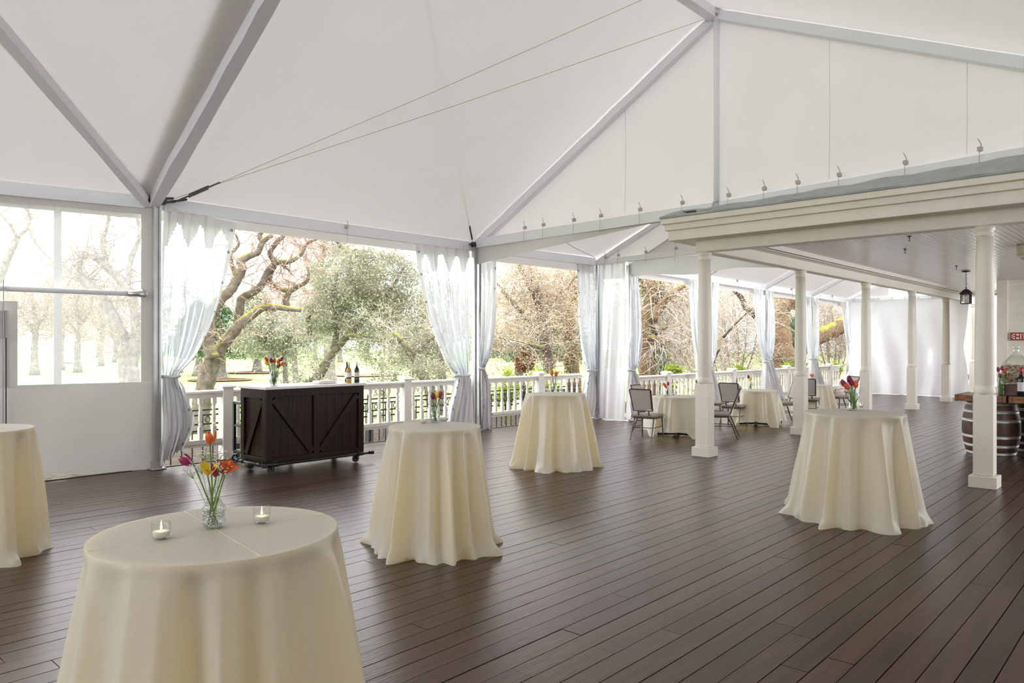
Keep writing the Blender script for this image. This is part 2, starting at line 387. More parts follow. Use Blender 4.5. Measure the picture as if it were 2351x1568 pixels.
def sleeve(name, p, q, w=.17, h=.10, up=(0, 0, 1), m='tent_sleeve', wob=.012, drop=.05):
    p, q = Vector(p), Vector(q); n = 14; mb = MB(); d = (q-p).normalized(); a = d.cross(Vector(up)).normalized(); b = a.cross(d)
    if b.z < 0: b = -b
    rg = random.Random(hash(name) % 97+int(p.x*10)); rows = []
    for i in range(n+1):
        c = p.lerp(q, i/n)-b*drop; ww = w*(.5+rg.uniform(-.06, .06)); hh = h
        if i in (0, n): ww *= .72
        rows.append([c-a*ww, c-a*ww*.8-b*hh, c+a*ww*.8-b*hh+a*rg.uniform(-wob, wob), c+a*ww])
    vs = [v for r in rows for v in r]; fs = [(i*4+j, i*4+(j+1) % 4, (i+1)*4+(j+1) % 4, (i+1)*4+j) for i in range(n) for j in range(4)]
    fs += [(0, 1, 2, 3), (n*4+3, n*4+2, n*4+1, n*4)]
    return mb.add(vs, fs).build(name, m, tent)
sleeve('rafter', P1, R1, .20, .11); sleeve('rafter', P2+Vector((0, 0, .04)), R2, .20, .12)
sleeve('rafter', P1+Vector((-.05, 0, 0)), H, .16, .09)
def shade_band(a, b, off, w):     # strip added above the roof to shade a band beside the rafter
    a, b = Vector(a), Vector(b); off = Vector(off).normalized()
    return MB().grid(lambda u, v: a.lerp(b, v)+off*w*u*(.35+.65*v)+Vector((0, 0, .03)), 2, 10).build('shade_strip', 'tent_fabric', tent, smooth=True)
shade_band(P1, R1, (-1, 0, 0), .62); shade_band(P1, H, (-.6, -.9, .0), .0) if False else shade_band(P1, H, (-.75, .45, -.26), .36)
for x0, x1 in ((-9, XA), (XA, XB)):
    MB().bar((x0, YR, ZR-.10), (x1, YR, ZR-.10), .16, .16).build('ridge_beam', 'tent_sleeve', tent)
def YB(y): return 3.77+(.0105*(YA-y) if y > 5.31 else .0105*(YA-5.31)+.0338*(5.31-y))     # underside line of the gable panel
gb = MB()
def gfn(u, v):
    y = YA+.02-u*(YA+.8); zt = ZE+.06+(ZR-ZE)*(YA-y)/(YA-YR) if y > YR else ZS(y)
    return (XB+.06+.04*math.sin(PI*u)*math.sin(PI*v), y, YB(y)+max(0.0, zt-YB(y))*v)
gb.grid(gfn, 60, 12).build('gable_panel', 'tent_fabric', tent, smooth=True)
sleeve('rafter', (XB, YR, ZR), (XB, -.8, ZS(-.8)), .22, .13, drop=.02)
for k, (ya, yb) in enumerate(((YA, 5.36), (5.26, -.8))):
    sleeve('gable_beam', (XB-.02, ya, YB(ya)+.03), (XB-.02, yb, YB(yb)+.03), .12, .17, wob=.004, drop=.0)
MB().tube([(XB-.03, 5.31, 3.62), (XB-.03, 5.31, ZR-.06)], .045, 10).build('king_post', 'tent_sleeve', tent, smooth=True)
MB().tube([(XB-.03, 5.31, 3.60), (XB-.03, 5.31, 3.86)], .062, 10).build('king_post_foot', 'aluminium', tent, smooth=True)
MB().lathe([(.0, -.1), (.13, -.07), (.15, 0), (.13, .08), (0, .1)], 10, (XB-.02, YR, ZR-.09)).build('hub', 'aluminium', tent, smooth=True)
for px in (1430, 1900, 2217):
    y, _ = onX(px, XB); zt_ = (ZE+.06+(ZR-ZE)*(YA-y)/(YA-YR) if y > YR else ZS(y))-.1
    MB().tube([(XB+.052, y, YB(y)+.1), (XB+.085, y, (YB(y)+zt_)/2), (XB+.062, y, zt_)], .0025, 4).build('seam', 'tent_fabric', tent, smooth=True)
# valance hanging under the gable beam, pulled up towards the porch roof
def vfn(u, v):
    y = 10.52-u*4.35; top = YB(y)-.10; bot = 3.30+.40*u
    return (XB-.02+.03*math.sin(9*u+v), y, top*(1-v)+min(bot, top-.01)*v)
MB().grid(vfn, 24, 6).build('valance', 'tent_fabric', tent, smooth=True)
# eave beams and valances
def eave(p, q, z0=3.44, z1=3.60, inset=.05):
    p, q = Vector(p), Vector(q)
    sleeve('eave_beam', p+Vector((0, 0, .02)), q+Vector((0, 0, .02)), .13, .17, wob=.003, drop=.0)
    n = Vector((p.y-q.y, q.x-p.x, 0)).normalized()
    if n.y < 0: n = -n
    MB().grid(lambda u, v: p.lerp(q, u)+n*(.07+.008*math.sin(40*u))+Vector((0, 0, -.07-(p.z-z0-.07)*v)), 30, 3).build('valance', 'tent_fabric', tent, smooth=True)
eave((XA+.12, YA, ZE), (XB-.05, YA, ZE)); eave((XA-.1, YA+.02, ZE), tuple(E0))
# cables across the roof bay with a turnbuckle
def cable(p, q, r=.004): return MB().tube([p, Vector(p).lerp(Vector(q), .5)+Vector((0, 0, -.03)), q], r, 5).build('cable', 'rope', tent)
cable(P1+Vector((.25, -.12, .02)), R2+Vector((-.12, .05, -.14)), .004)
cable(P1+Vector((.2, -.1, -.06)), Vector((9.2, YR, ZR-.05)), .004)
cable(P2+Vector((-.1, -.05, .03)), R1+Vector((.1, .1, -.1)), .004)
pa = P1+Vector((.2, -.1, -.06)); dv = (Vector((9.2, YR, ZR-.05))-pa).normalized()
MB().bar(pa+dv*.05, pa+dv*.75, .018, .018).bar(pa+dv*.28+Vector((0, 0, .022)), pa+dv*.58+Vector((0, 0, .022)), .012, .012).bar(pa+dv*.28-Vector((0, 0, .022)), pa+dv*.58-Vector((0, 0, .022)), .012, .012).build('turnbuckle', 'dark_steel', tent)
pb = P2+Vector((-.1, -.05, .03)); dw = (R1+Vector((.1, .1, -.1))-pb).normalized()
MB().bar(pb+dw*.1, pb+dw*.62, .025, .025).build('turnbuckle', 'dark_steel', tent)
for cx_ in (XA, XB):   # corner brackets
    MB().box((cx_, YA-.02, ZE-.03), (.30, .20, .10), .1, .02).bar((cx_-.22, YA-.08, ZE-.04), (cx_+.24, YA-.12, ZE+.02), .02, .03).bar((cx_+.1, YA-.1, ZE-.06), (cx_+.42, YA-.13, ZE+.03), .03, .03).build('corner_bracket', 'dark_steel', tent)
# clamps along the gable beam
cm = MB().box((0, 0, 0), (.05, .055, .06), 0, .01).tube([(-.02, -.02, .03), (-.03, 0, .09), (-.02, .02, .12)], .006, 5).tube([(-.03, 0, -.02), (-.034, .004, -.28)], .004, 4).build('clamp', 'rope', tent)
cme = cm.data; bpy.data.objects.remove(cm)
for px, py in ((1205, 525), (1248, 520), (1318, 508), (1380, 497), (1470, 480), (1567, 460), (1673, 438), (1755, 421), (1832, 408), (1927, 391), (2079, 365), (2250, 334)):
    y, d = onX(px, XB-.07); inst(cme, 'clamp', tent, (XB-.07, y, YB(y)+.10))
for px in (797,):
    x, d = onY(px, YA-.1); inst(cme, 'clamp', tent, (x, YA-.08, ZE-.03), PI/2)
# second bay (beyond the gable) and the low run along the porch
X3, Y3, Z3 = 14.0, 10.25, 3.70
y_, d_ = onX(1500, X3); SL3 = (zat(508, d_)-Z3)/(Y3-y_); SL3 = max(.45, min(.62, SL3))
RB = lambda y: Z3+SL3*(Y3-y)
YM = 7.7; panel('roof_panel', (XB+.1, YA, ZE+.02), (X3+.12, Y3, Z3+.03), (X3+.12, YM, RB(YM)+.03), (XB+.1, YM, 3.82), .06); panel('roof_panel', (XB+.1, YM, 3.82), (X3+.12, YM, RB(YM)+.03), (X3+.12, 5.6, 3.95), (XB+.1, 5.6, 3.86), .04)
sleeve('rafter', (X3, Y3, Z3), (X3, YM, RB(YM)), .13, .09)
eave((XB+.15, YA, ZE), (X3-.06, Y3, Z3), 3.42)
cable(Vector((X3-.1, Y3-.05, Z3+.03)), Vector((XB+.4, YM+1.2, 3.80)), .007)
BB = lambda y: 3.66+.02*(Y3-y)
MB().grid(lambda u, v: (X3+.05, Y3-u*4.6, BB(Y3-u*4.6)+(max(BB(Y3-u*4.6), min(RB(Y3-u*4.6), RB(YM)-(YM-Y3+u*4.6)*.5))-BB(Y3-u*4.6))*v), 24, 8).build('gable_panel', 'tent_fabric', tent, smooth=True)
sleeve('gable_beam', (X3-.02, Y3, 3.68), (X3-.02, 5.7, BB(5.7)), .10, .12, wob=.003, drop=0)
MB().grid(lambda u, v: (X3-.02+.03*math.sin(14*u+2*v), Y3-.9-u*3.7, 3.58-.36*v+.03*math.sin(11*u)*v), 30, 5).build('valance', 'curtain_fabric', tent, smooth=True)
for px, py in ((1390, 590), (1420, 585), (1483, 577), (1552, 570)):
    y, d = onX(px, X3-.07); inst(cme, 'clamp', tent, (X3-.07, y, BB(y)+.06))
YC = 9.3; PC = [(14.0, 3.52), (17.2, 3.49), (21.03, 3.46), (24.62, 3.43), (28.06, 3.38)]
for (xa, za), (xb, zb) in zip(PC, PC[1:]):
    panel('roof_panel', (xa, YC, za), (xb, YC, zb), (xb, 5.75, zb+1.75), (xa, 5.75, za+1.75), .05, nu=8, nv=8)
    sleeve('rafter', (xb, YC, zb), (xb, 5.75, zb+1.75), .12, .08)
    eave((xa, YC, za), (xb, YC, zb), za-.28)
    inst(cme, 'clamp', tent, ((xa+xb)/2, YC-.08, (za+zb)/2+.0), PI/2)
sleeve('gable_beam', (28.0, YC, 3.38), (28.0, 4.3, 3.40), .10, .10, wob=.003, drop=0)
MB().grid(lambda u, v: (28.05, YC-.4-u*1.0, 3.42+.5*u*v), 6, 3).build('gable_panel', 'tent_fabric', tent)
# tent walls behind the viewer (light passes through the same fabric)
wl = struct('wall_back', (0, 0, 0), 'white tent wall behind the viewer')
panel('fabric_wall', (-9, -3, 0), (-9, 13.4, 0), (-9, 13.4, 3.7), (-9, -3, 3.05), 0, 'tent_fabric', 4, 4, wl)
wf = struct('wall_front', (0, 0, 0), 'white tent wall on the house side')
panel('fabric_wall', (-9, -3, 0), (11, -3, 0), (11, -3, 3.05), (-9, -3, 3.05), 0, 'tent_wall', 4, 4, wf)
# ================================================================== LEFT TENT WALL with its clear window
wleft = struct('wall_left', (XA, YA, 0), 'white tent side wall with a large clear vinyl window')
p0 = np.array([XA-.10, YA]); UL3 = Vector((UL[0], UL[1], 0)); NL = Vector((-.22, -.9755, 0))
def wl_pt(px, py):
    s, d = onLine(px, p0, UL); return s, zat(py, d)
def WP(s, z, off=0): return Vector((p0[0]+UL[0]*s, p0[1]+UL[1]*s, z))+NL*off
sR, zwb = wl_pt(324, 877); _, zwt = wl_pt(324, 492); sL = 11.0
def wall_strip(name, s0, s1, z0, z1, nu, nv, amp=.02, off=0, m='tent_wall', hem=False):
    def fn(u, v):
        s = s0+(s1-s0)*u; z = z0+(z1-z0)*v
        if hem and v == 0: z += .004+.05*math.exp(-((s-1.05)/.22)**2)
        return WP(s, z, off+amp*math.sin(7.1*s+1.3*z)*math.sin(3.0*z+.4*s)+amp*.5*math.sin(23*z+3*s)*(.3 if m == 'tent_wall' else 0))
    return MB().grid(fn, nu, nv).build(name, m, wleft, smooth=True)
wall_strip('fabric_panel', -.13, sL, 0, zwb, 60, 20, .03, hem=True)
wall_strip('fabric_border', -.13, sR, zwb, 3.66, 6, 40, .008)
wall_strip('fabric_border', sR, sL, zwt, 3.66, 30, 4, .008)
pane = wall_strip('clear_pane', sR-.03, sL, zwb-.02, zwt+.02, 40, 24, .012, -.012, 'vinyl_clear')
sf, zf = wl_pt(40, 692); wall_strip('fabric_flap', sf, sL, zwb-.03, zf, 20, 10, .01, .03)
wall_strip('vinyl_seam', wl_pt(137, 700)[0]-.02, wl_pt(130, 700)[0]+.03, zwb, zwt, 2, 20, .008, -.004, 'curtain_fabric')
s_, z_ = wl_pt(352, 677); z2 = wl_pt(20, 661)[1]
MB().tube([WP(-.02, z_, .10), WP(2.0, (z_+z2)/2+.0, .10), WP(sL, z2, .10)], .035, 12).build('cross_bar', 'tent_sleeve', wleft, smooth=True)
MB().tube([WP(.0, z_, .10), WP(.22, z_, .10)], .042, 12).tube([WP(.03, z_, .1), WP(.03, z_+.06, .02)], .02, 6).build('cross_bar_fitting', 'aluminium', wleft, smooth=True)
sp, zp1 = wl_pt(7, 645); zp2 = wl_pt(5, 715)[1]
MB().bar(WP(sp, zp1, .16), WP(sp, .1, .16), .03, .012).build('strap', 'aluminium', wleft)
MB().box(WP(sp+.05, zp2-.16, .14), (.22, .02, .34), -.22, .005).build('strap_cover', 'tent_wall', wleft)
MB().bar(WP(sp-.03, zp2-.3, .05), WP(sp-.03, .1, .05), .015, .012).build('zipper', 'dark_steel', wleft)
# ================================================================== PORCH: columns, beams, ceiling, cornice, house wall
PX0, PY0 = 10.40, 5.55
por = struct('trim_1', (PX0, PY0, 3.13), 'cream cornice and beam around the porch roof edge')
MB().box((PX0, 1.0, 3.275), (.20, 9.3, .29), 0, .008).build('front_beam', 'cream_paint', por)
MB().box((19.7, PY0, 3.274), (18.38, .20, .288), 0, .008).build('side_beam', 'cream_paint', por)
MB().box((PX0-.10, 1.0, 3.40), (.03, 9.5, .06)).build('bed_mold', 'cream_paint', por)
def ring(name, o, z0, z1, m='cream_paint', inn=0.0):     # L-shaped course around the porch corner, o = overhang
    mb = MB(); mb.box(((PX0-o+PX0+.3)/2, (PY0+o-6)/2, (z0+z1)/2), (o+.3, PY0+o+6, z1-z0), 0, .006)
    mb.box(((PX0+.3+29)/2, (PY0+o+PY0-.3)/2, (z0+z1)/2), (29-PX0-.3, o+.3, z1-z0), 0, .006)
    return mb.build(name, m, por)
ring('soffit', .36, 3.31, 3.335); ring('fascia', .40, 3.30, 3.455); ring('fascia_step', .44, 3.455, 3.55); ring('crown', .485, 3.55, 3.635); ring('gutter_edge', .50, 3.635, 3.665, 'flashing')
def roofp(u, v):
    y = 6.05-u*11.5; return (PX0-.50+.45*v+.01*math.sin(6*y), y, 3.66+.16*v+(.035*(5-y) if y < 5 else 0)*v+.012*math.sin(9*y)*v)
MB().grid(roofp, 60, 4).build('flashing_apron', 'flashing', por, smooth=True)
MB().grid(lambda u, v: (PX0+.0+18*v, 6.05-u*11.5, 3.70+.5*v), 10, 4).build('porch_roof', 'flashing', por)
pc = struct('ceiling', (PX0, PY0, 3.42), 'white beadboard porch ceiling')
MB().box((19.5, 1.7, 3.46), (18.2, 8.0, .03)).build('ceiling_backing', 'subfloor', pc)
XW, YH = 23.2, 3.86
y = 5.45-.0425; cl_me = {}
while y > -2.2:
    L = (28.6 if y > YH else XW+.05)-(PX0+.1)
    if L not in cl_me:
        o = MB().box((0, 0, 0), (L, .079, .02), 0, .006).build('plank', 'ceiling_paint', pc, False); cl_me[L] = o.data; bpy.data.objects.remove(o)
    inst(cl_me[L], 'plank', pc, (PX0+.1+L/2-PX0, y-PY0, 3.425-3.42)); y -= .085
MB().box((19.6, PY0-.125, 3.39), (18.4, .05, .05), 0, .01).build('crown_strip', 'cream_paint', pc)
MB().box((PX0+.125, 1.6, 3.39), (.05, 7.6, .05), 0, .01).build('crown_strip', 'ceiling_paint', pc)
# columns
def column(x, y, label):
    c = thing('porch_column', label, 'column', (x, y, 0), 0, 'cream porch columns'); c['kind'] = 'thing'
    MB().box((0, 0, .072), (.29, .29, .145), 0, .006).build('plinth', 'cream_paint', c, False)
    MB().box((0, 0, .63), (.208, .208, .97), 0, .012).add([], []).build('pedestal', 'cream_paint', c, False)
    MB().lathe([(.100, 1.105), (.112, 1.13), (.113, 1.16), (.108, 1.19), (.1, 1.2), (.105, 1.23), (.106, 1.7), (.102, 2.2), (.094, 2.7), (.086, 3.02)], 28, cap=True).build('shaft', 'cream_paint', c, False, True)
    MB().lathe([(.086, 3.0), (.096, 3.01), (.096, 3.03), (.089, 3.04), (.092, 3.07), (.106, 3.085), (.108, 3.13)], 28).build('capital', 'cream_paint', c, False, True)
    return c
xs = [onY(p, PY0)[0] for p in (1838, 1988, 2094, 2172, 2234)]
column(PX0, PY0, 'cream porch column at the corner of the porch, beside the nearest pair of seated tables')
column(PX0, 1.86, 'nearest cream porch column, standing in front of the wine barrels')
for x, l in zip(xs, ['cream porch column just behind the right-hand cocktail table, second from the porch corner', 'cream porch column third from the porch corner, behind the flowers of the right cocktail table',
                     'cream porch column fourth from the porch corner, in front of the white end curtain', 'cream porch column fifth from the porch corner, in front of the white end curtain', 'farthest cream porch column at the right edge of the white end curtain']): column(x, PY0, l)
# house wall with clapboards
hw = struct('wall_right', (XW, YH, 0), 'cream clapboard house wall under the porch')
MB().box((XW+.12, .9, 1.72), (.16, 5.9, 3.44)).box((26, YH-.08, 1.72), (5.6, .16, 3.44)).build('wall_core', 'cream_paint', hw)
cb = None
for k in range(15):
    z0 = k*.238
    vs = [(-.0, -5.7, z0), (-.05, -5.7, z0), (-.05, -.2, z0), (0, -.2, z0), (-.0, -5.7, z0+.25), (-.012, -5.7, z0+.25), (-.012, -.2, z0+.25), (0, -.2, z0+.25)]
    fs = [(0, 1, 2, 3), (1, 5, 6, 2), (5, 4, 7, 6), (0, 4, 5, 1), (3, 2, 6, 7)]
    if cb is None: o = MB().add([(x+.06, y, z) for x, y, z in vs], fs).build('clapboard', 'cream_siding', hw, False); cb = o.data
    else: inst(cb, 'clapboard', hw, (0, 0, z0))
MB().box((XW-.0, YH-.11, 1.72), (.12, .24, 3.44), 0, .008).build('corner_board', 'cream_paint', hw)
# ================================================================== TENT POLES
def pole(x, y, h, label, w=.10):
    p = thing('tent_pole', label, 'pole', (x, y, 0), 0, 'tent poles')
    t = .035; mb = MB().box((0, 0, h/2+.01), (w, .05, h-.02), 0, .008)
    for s in (-1, 1): mb.box((s*w*.36, -.035, h/2+.01), (w*.26, .03, h-.02), 0, .006)
    mb.build('shaft', 'aluminium', p, False)
    MB().box((0, 0, .012), (.2, .2, .02), 0, .004).box((0, 0, .06), (w+.03, .09, .1), 0, .004).build('base_plate', 'aluminium', p, False)
    return p
pole(XA+.03, YA-.06, ZE-.05, 'aluminium tent pole left of the dark bar, at the clear window'); pole(XB-.07, YA-.06, ZE-.05, 'aluminium tent pole behind the middle cocktail table, nearer of the pair')
pole(XB+.17, YA+.06, ZE-.05, 'aluminium tent pole just right of the pole behind the middle cocktail table', .08)
pole(X3, Y3-.04, Z3-.05, 'aluminium tent pole left of the clear hanging panel', .08); pole(X3, YC+.06, 3.5, 'aluminium tent pole right of the clear hanging panel', .08)
for (x, z), l in zip(PC[1:], ['aluminium tent pole hidden mostly by the corner porch column', 'aluminium tent pole between two gathered curtains behind the second seated table', 'aluminium tent pole behind the third seated table', 'aluminium tent pole at the far corner beside the white end curtain']):
    pole(x, YC, z-.03, l, .07)
# ================================================================== CURTAINS
gro = MB(); gv = []
for i in range(12):
    a = 2*PI*i/12
    for r, q in ((.020, .004), (.014, .009), (.009, .004)): gv.append((r*math.cos(a), -q, r*math.sin(a)))
gro.add(gv, [(i*3+j, i*3+j+1, ((i+1) % 12)*3+j+1, ((i+1) % 12)*3+j) for i in range(12) for j in range(2)])
_g = gro.build('grommet', 'dark_steel'); gme = _g.data; bpy.data.objects.remove(_g)
def curtain(label, L, R, p0, u, ty, pleats=6, border='R', A=.05, group='gathered clear curtains', ph=0, topband=.07, bw=.09, grom=True, nrm=None):
    """L, R: edge outlines as (px, py) down the curtain; ty = index of the tie"""
    u = np.array(u, float); u3 = Vector((u[0], u[1], 0)); n3 = Vector((u[1], -u[0], 0)) if nrm is None else Vector(nrm)
    def conv(k):
        out = []
        for px, py in k:
            s, d = onLine(px, p0, u); out.append((s, 0, zat(py, d)))
        return out
    Lk, Rk = conv(L), conv(R); n = len(Lk); per = 14
    Ls, Rs = smooth_line(Lk, per), smooth_line(Rk, per); NV = len(Ls)-1; vt = ty*per/NV
    base = thing('curtain', label, 'curtain', (p0[0]+u[0]*Rs[-1][0], p0[1]+u[1]*Rs[-1][0], 0), 0, group)
    NU = pleats*12
    W0 = abs(Rs[0][0]-Ls[0][0])
    def fn(a, v):
        i = min(NV, int(round(v*NV))); l, r = Ls[i], Rs[i]
        s = l[0]+(r[0]-l[0])*a; z = max(.012, l[2]+(r[2]-l[2])*a)
        k = v/vt if v < vt else 1+(v-vt)/(1-vt)
        amp = A*(.25+.75*min(1, k*1.3)) if k < 1 else A*(1.0+.5*(k-1))
        if abs(k-1) < .06: amp *= .75
        th = 2*PI*(pleats*a+.35*math.sin(3*a+ph+2.2*k))+ph
        off = amp*(math.sin(th)+.35*math.sin(2.3*th+1.1+k*2))
        z2 = z-(.02*math.sin(th*1.0) if i == NV else 0)
        q = Vector((p0[0]+u[0]*s, p0[1]+u[1]*s, max(.012, z2)))+n3*off
        return q+u3*(.012*math.sin(1.7*th+5*k))
    def is_border(a, v):
        k = v*NV
        if v > vt: return True
        if v < topband*(1+.5*math.sin(a*21+ph)): return True
        if 'R' in border and a > 1-bw: return True
        if 'L' in border and a < bw: return True
        if border == 'R' and a < .03: return True
        return False
    MB().grid(fn, NU, NV, lambda a, v: is_border(a, v)).build('clear_panel', 'curtain_clear', base, smooth=True)
    MB().grid(fn, NU, NV, lambda a, v: not is_border(a, v)).build('fabric_border', 'curtain_fabric', base, smooth=True)
    a_ = fn(0, vt); b_ = fn(1, vt); c_ = (a_+b_)/2; hw_ = (b_-a_).length/2+.012
    ring_ = [c_+u3*hw_*math.cos(t)+n3*(A*1.1+.02)*math.sin(t)+Vector((0, 0, .01*math.sin(3*t))) for t in [2*PI*i/20 for i in range(21)]]
    MB().tube(ring_, .018, 6, False).build('tie_strap', 'curtain_fabric', base, smooth=True)
    if grom:
        side = 1-bw*.5 if 'R' in border else bw*.5
        m_ = 12
        for i in range(m_):
            v = .03+(.94)*i/(m_-1); q = fn(side, v)+n3*.012-origin(base)
            g = inst(gme, 'grommet', base, q, math.atan2(u[1], u[0]))
    return base
wY = np.array([0, YA-.04]); U = (1, 0)
curtain('clear gathered tent curtain with white grommet edge, left of the dark bar', [(376, 474), (372, 600), (368, 720), (368, 820), (371, 866), (368, 930), (366, 1000), (362, 1068)],
        [(543, 512), (528, 600), (497, 715), (455, 810), (411, 862), (424, 900), (440, 970), (412, 1030)], wY, U, 4, 6, 'R', .055, ph=.5)
curtain('clear gathered tent curtain tied to the left of the middle tent pole', [(953, 558), (966, 650), (990, 750), (1020, 825), (1044, 862), (1042, 890), (1032, 930), (1026, 975)],
        [(1076, 562), (1076, 650), (1076, 750), (1077, 825), (1077, 862), (1079, 890), (1081, 930), (1080, 978)], wY, U, 4, 6, 'L', .05, ph=1.5)
wB = np.array([XB+.15, YA+.02]); UB = np.array([X3-XB-.15, Y3-YA-.02]); UB = UB/np.linalg.norm(UB)
curtain('clear curtain strip with grommets, right of the middle tent pole', [(1102, 606), (1101, 680), (1099, 760), (1099, 815), (1101, 846), (1101, 880), (1102, 930), (1103, 985)],
        [(1140, 598), (1138, 680), (1133, 770), (1122, 820), (1112, 846), (1122, 885), (1125, 940), (1127, 990)], wB, UB, 4, 4, 'R', .045, ph=2.2, bw=.22)
curtain('clear gathered tent curtain left of the clear hanging panel', [(1324, 602), (1328, 690), (1333, 770), (1340, 825), (1347, 850), (1342, 880), (1336, 920), (1330, 955)],
        [(1366, 604), (1366, 690), (1366, 770), (1367, 825), (1367, 850), (1374, 885), (1379, 920), (1376, 958)], wB, UB, 4, 5, 'L', .05, ph=.9, bw=.12)
wC = np.array([0, YC-.04])
curtain('clear curtain strip right of the clear hanging panel, behind the nearest brown chair', [(1444, 628), (1444, 690), (1443, 760), (1442, 820), (1444, 850), (1443, 880), (1442, 920), (1441, 962)],
        [(1467, 632), (1469, 690), (1472, 770), (1466, 825), (1457, 850), (1466, 885), (1475, 930), (1472, 958)], wC, U, 4, 4, 'R', .05, ph=1.9, bw=.16)
curtain('clear curtain gathered left of the corner porch column', [(1578, 626), (1583, 690), (1590, 770), (1597, 820), (1600, 850), (1598, 870), (1596, 900), (1594, 930)],
        [(1607, 630), (1607, 690), (1607, 770), (1608, 820), (1608, 850), (1610, 875), (1612, 900), (1612, 930)], wC, U, 4, 4, 'L', .05, ph=.1, bw=.14, grom=False)
curtain('clear curtain gathered right of the corner porch column', [(1610, 632), (1610, 690), (1610, 770), (1612, 820), (1620, 840), (1624, 870), (1626, 900), (1628, 930)],
        [(1650, 640), (1648, 690), (1646, 770), (1642, 815), (1634, 840), (1645, 880), (1655, 920), (1660, 935)], wC, U, 4, 4, 'R', .05, ph=2.6, bw=.16, grom=False)
curtain('clear bluish curtain left of the tent pole behind the second seated table', [(1729, 650), (1733, 700), (1740, 770), (1748, 810), (1752, 830), (1750, 860), (1748, 890), (1746, 920)],
        [(1754, 654), (1754, 700), (1756, 770), (1759, 810), (1761, 830), (1772, 870), (1783, 905), (1790, 925)], wC, U, 4, 4, 'L', .05, ph=1.1, bw=.16, grom=False)
curtain('clear bluish curtain right of the tent pole behind the second seated table', [(1757, 654), (1758, 700), (1759, 770), (1760, 808), (1762, 826), (1766, 860), (1776, 900), (1786, 925)],
        [(1773, 656), (1778, 720), (1778, 780), (1773, 812), (1769, 826), (1781, 860), (1794, 900), (1800, 922)], wC, U, 4, 4, 'R', .05, ph=2.9, bw=.16, grom=False)
curtain('clear bluish curtain left of the tent pole behind the third seated table', [(1850, 668), (1851, 710), (1853, 770), (1856, 806), (1858, 824), (1856, 850), (1855, 870), (1854, 888)],
        [(1864, 670), (1865, 710), (1866, 770), (1865, 806), (1865, 824), (1868, 850), (1872, 870), (1876, 888)], wC, U, 4, 3, 'R', .05, ph=.4, bw=.18, grom=False)
curtain('clear bluish curtain right of the tent pole behind the third seated table', [(1867, 672), (1867, 710), (1867, 770), (1866, 806), (1866, 824), (1869, 850), (1873, 870), (1877, 888)],
        [(1880, 674), (1881, 710), (1881, 780), (1877, 812), (1872, 824), (1879, 850), (1886, 870), (1890, 888)], wC, U, 4, 3, 'R', .05, ph=1.4, bw=.18, grom=False)
curtain('clear gathered curtain at the far corner beside the white end curtain', [(1928, 684), (1934, 720), (1941, 770), (1948, 800), (1951, 822), (1947, 845), (1943, 865), (1940, 880)],
        [(1946, 686), (1947, 720), (1949, 770), (1953, 800), (1957, 822), (1963, 845), (1968, 870), (1964, 888)], wC, U, 4, 3, 'L', .05, ph=2.4, bw=.18, grom=False)
# flat clear panel across the step in the tent wall
hp = thing('hanging_panel', 'clear vinyl panel with white border hanging between two tent poles', 'curtain', (X3, 9.8, 0))
hya, hyb = Y3-.10, YC+.10
def hpf(u, v):
    y = hya+(hyb-hya)*u; return (X3-.03+.035*math.sin(9*u+1.5*v)*(.4+v)+.02*math.sin(17*u+5*v), y, .02+3.55*(1-v))
def hin(u, v): return .14 < u < .86 and .10 < v < .68
MB().grid(hpf, 40, 40, lambda u, v: hin(u, v)).build('fabric_border', 'curtain_fabric', hp, smooth=True)
MB().grid(hpf, 40, 40, lambda u, v: not hin(u, v)).build('clear_panel', 'curtain_clear', hp, smooth=True)
# white drape closing the far end
dr = thing('end_curtain', 'large opaque white curtain closing the far end of the deck', 'curtain', (27.9, 7, 0))
yr_, _ = onX(2228, 27.9)
def drf(u, v):
    e = .55*max(0, (u-.82)/.18)**2*(1-abs(2*v-1))*.6
    y = YC-.1-u*(YC-.1-yr_)+e*.6; z = .008+3.29*(1-v)
    return (27.9+(.035+.035*v)*math.sin(34*u+1.6*math.sin(4*v+3*u))+.05*math.sin(11*u+3.1*v)+.03*math.sin(16*v+9*u)*u, y, z)
MB().grid(drf, 160, 40).build('drape', 'white_drape', dr, smooth=True)
hk = MB().tube([(0, 0, 0), (0, .03, .05), (0, 0, .09)], .01, 5).build('hook', 'rope', dr, False); hme = hk.data; bpy.data.objects.remove(hk)
for i in range(9): inst(hme, 'hook', dr, (0, YC-.3-i*.42-7, 3.28))
# ================================================================== OUTDOORS
GZ = -.70
gnd = struct('lawn', (0, 0, GZ), 'pale green mown lawn beyond the deck')
MB().grid(lambda u, v: (-160+460*u, 11.4+(460*v*v), GZ+(.25*math.sin(9*u+3*v)*v)), 40, 40).build('turf', 'grass', gnd, smooth=True)
MB().grid(lambda u, v: (-30+90*u, 11.3+6.4*v+.4*math.sin(25*u), GZ+.12*(1-v)**.5+.01), 60, 6).build('soil_bed', 'soil', gnd, smooth=True)
MB().grid(lambda u, v: (-30+90*u, 10.65+.9*v, -.14-.46*v+.05*math.sin(60*u)*v), 60, 3).build('soil_bank', 'soil', gnd, smooth=True)
MB().box((20, 5, GZ+.02), (60, 12, .04)).build('soil_under_deck', 'soil', gnd)
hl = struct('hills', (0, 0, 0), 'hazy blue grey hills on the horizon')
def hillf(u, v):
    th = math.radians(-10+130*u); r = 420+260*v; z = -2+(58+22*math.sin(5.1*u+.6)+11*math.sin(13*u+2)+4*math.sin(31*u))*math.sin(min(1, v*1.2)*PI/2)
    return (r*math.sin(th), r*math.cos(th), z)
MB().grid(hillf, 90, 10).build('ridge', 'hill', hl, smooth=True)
def at_p(px, py, d): return np.array(at(px, py, d))
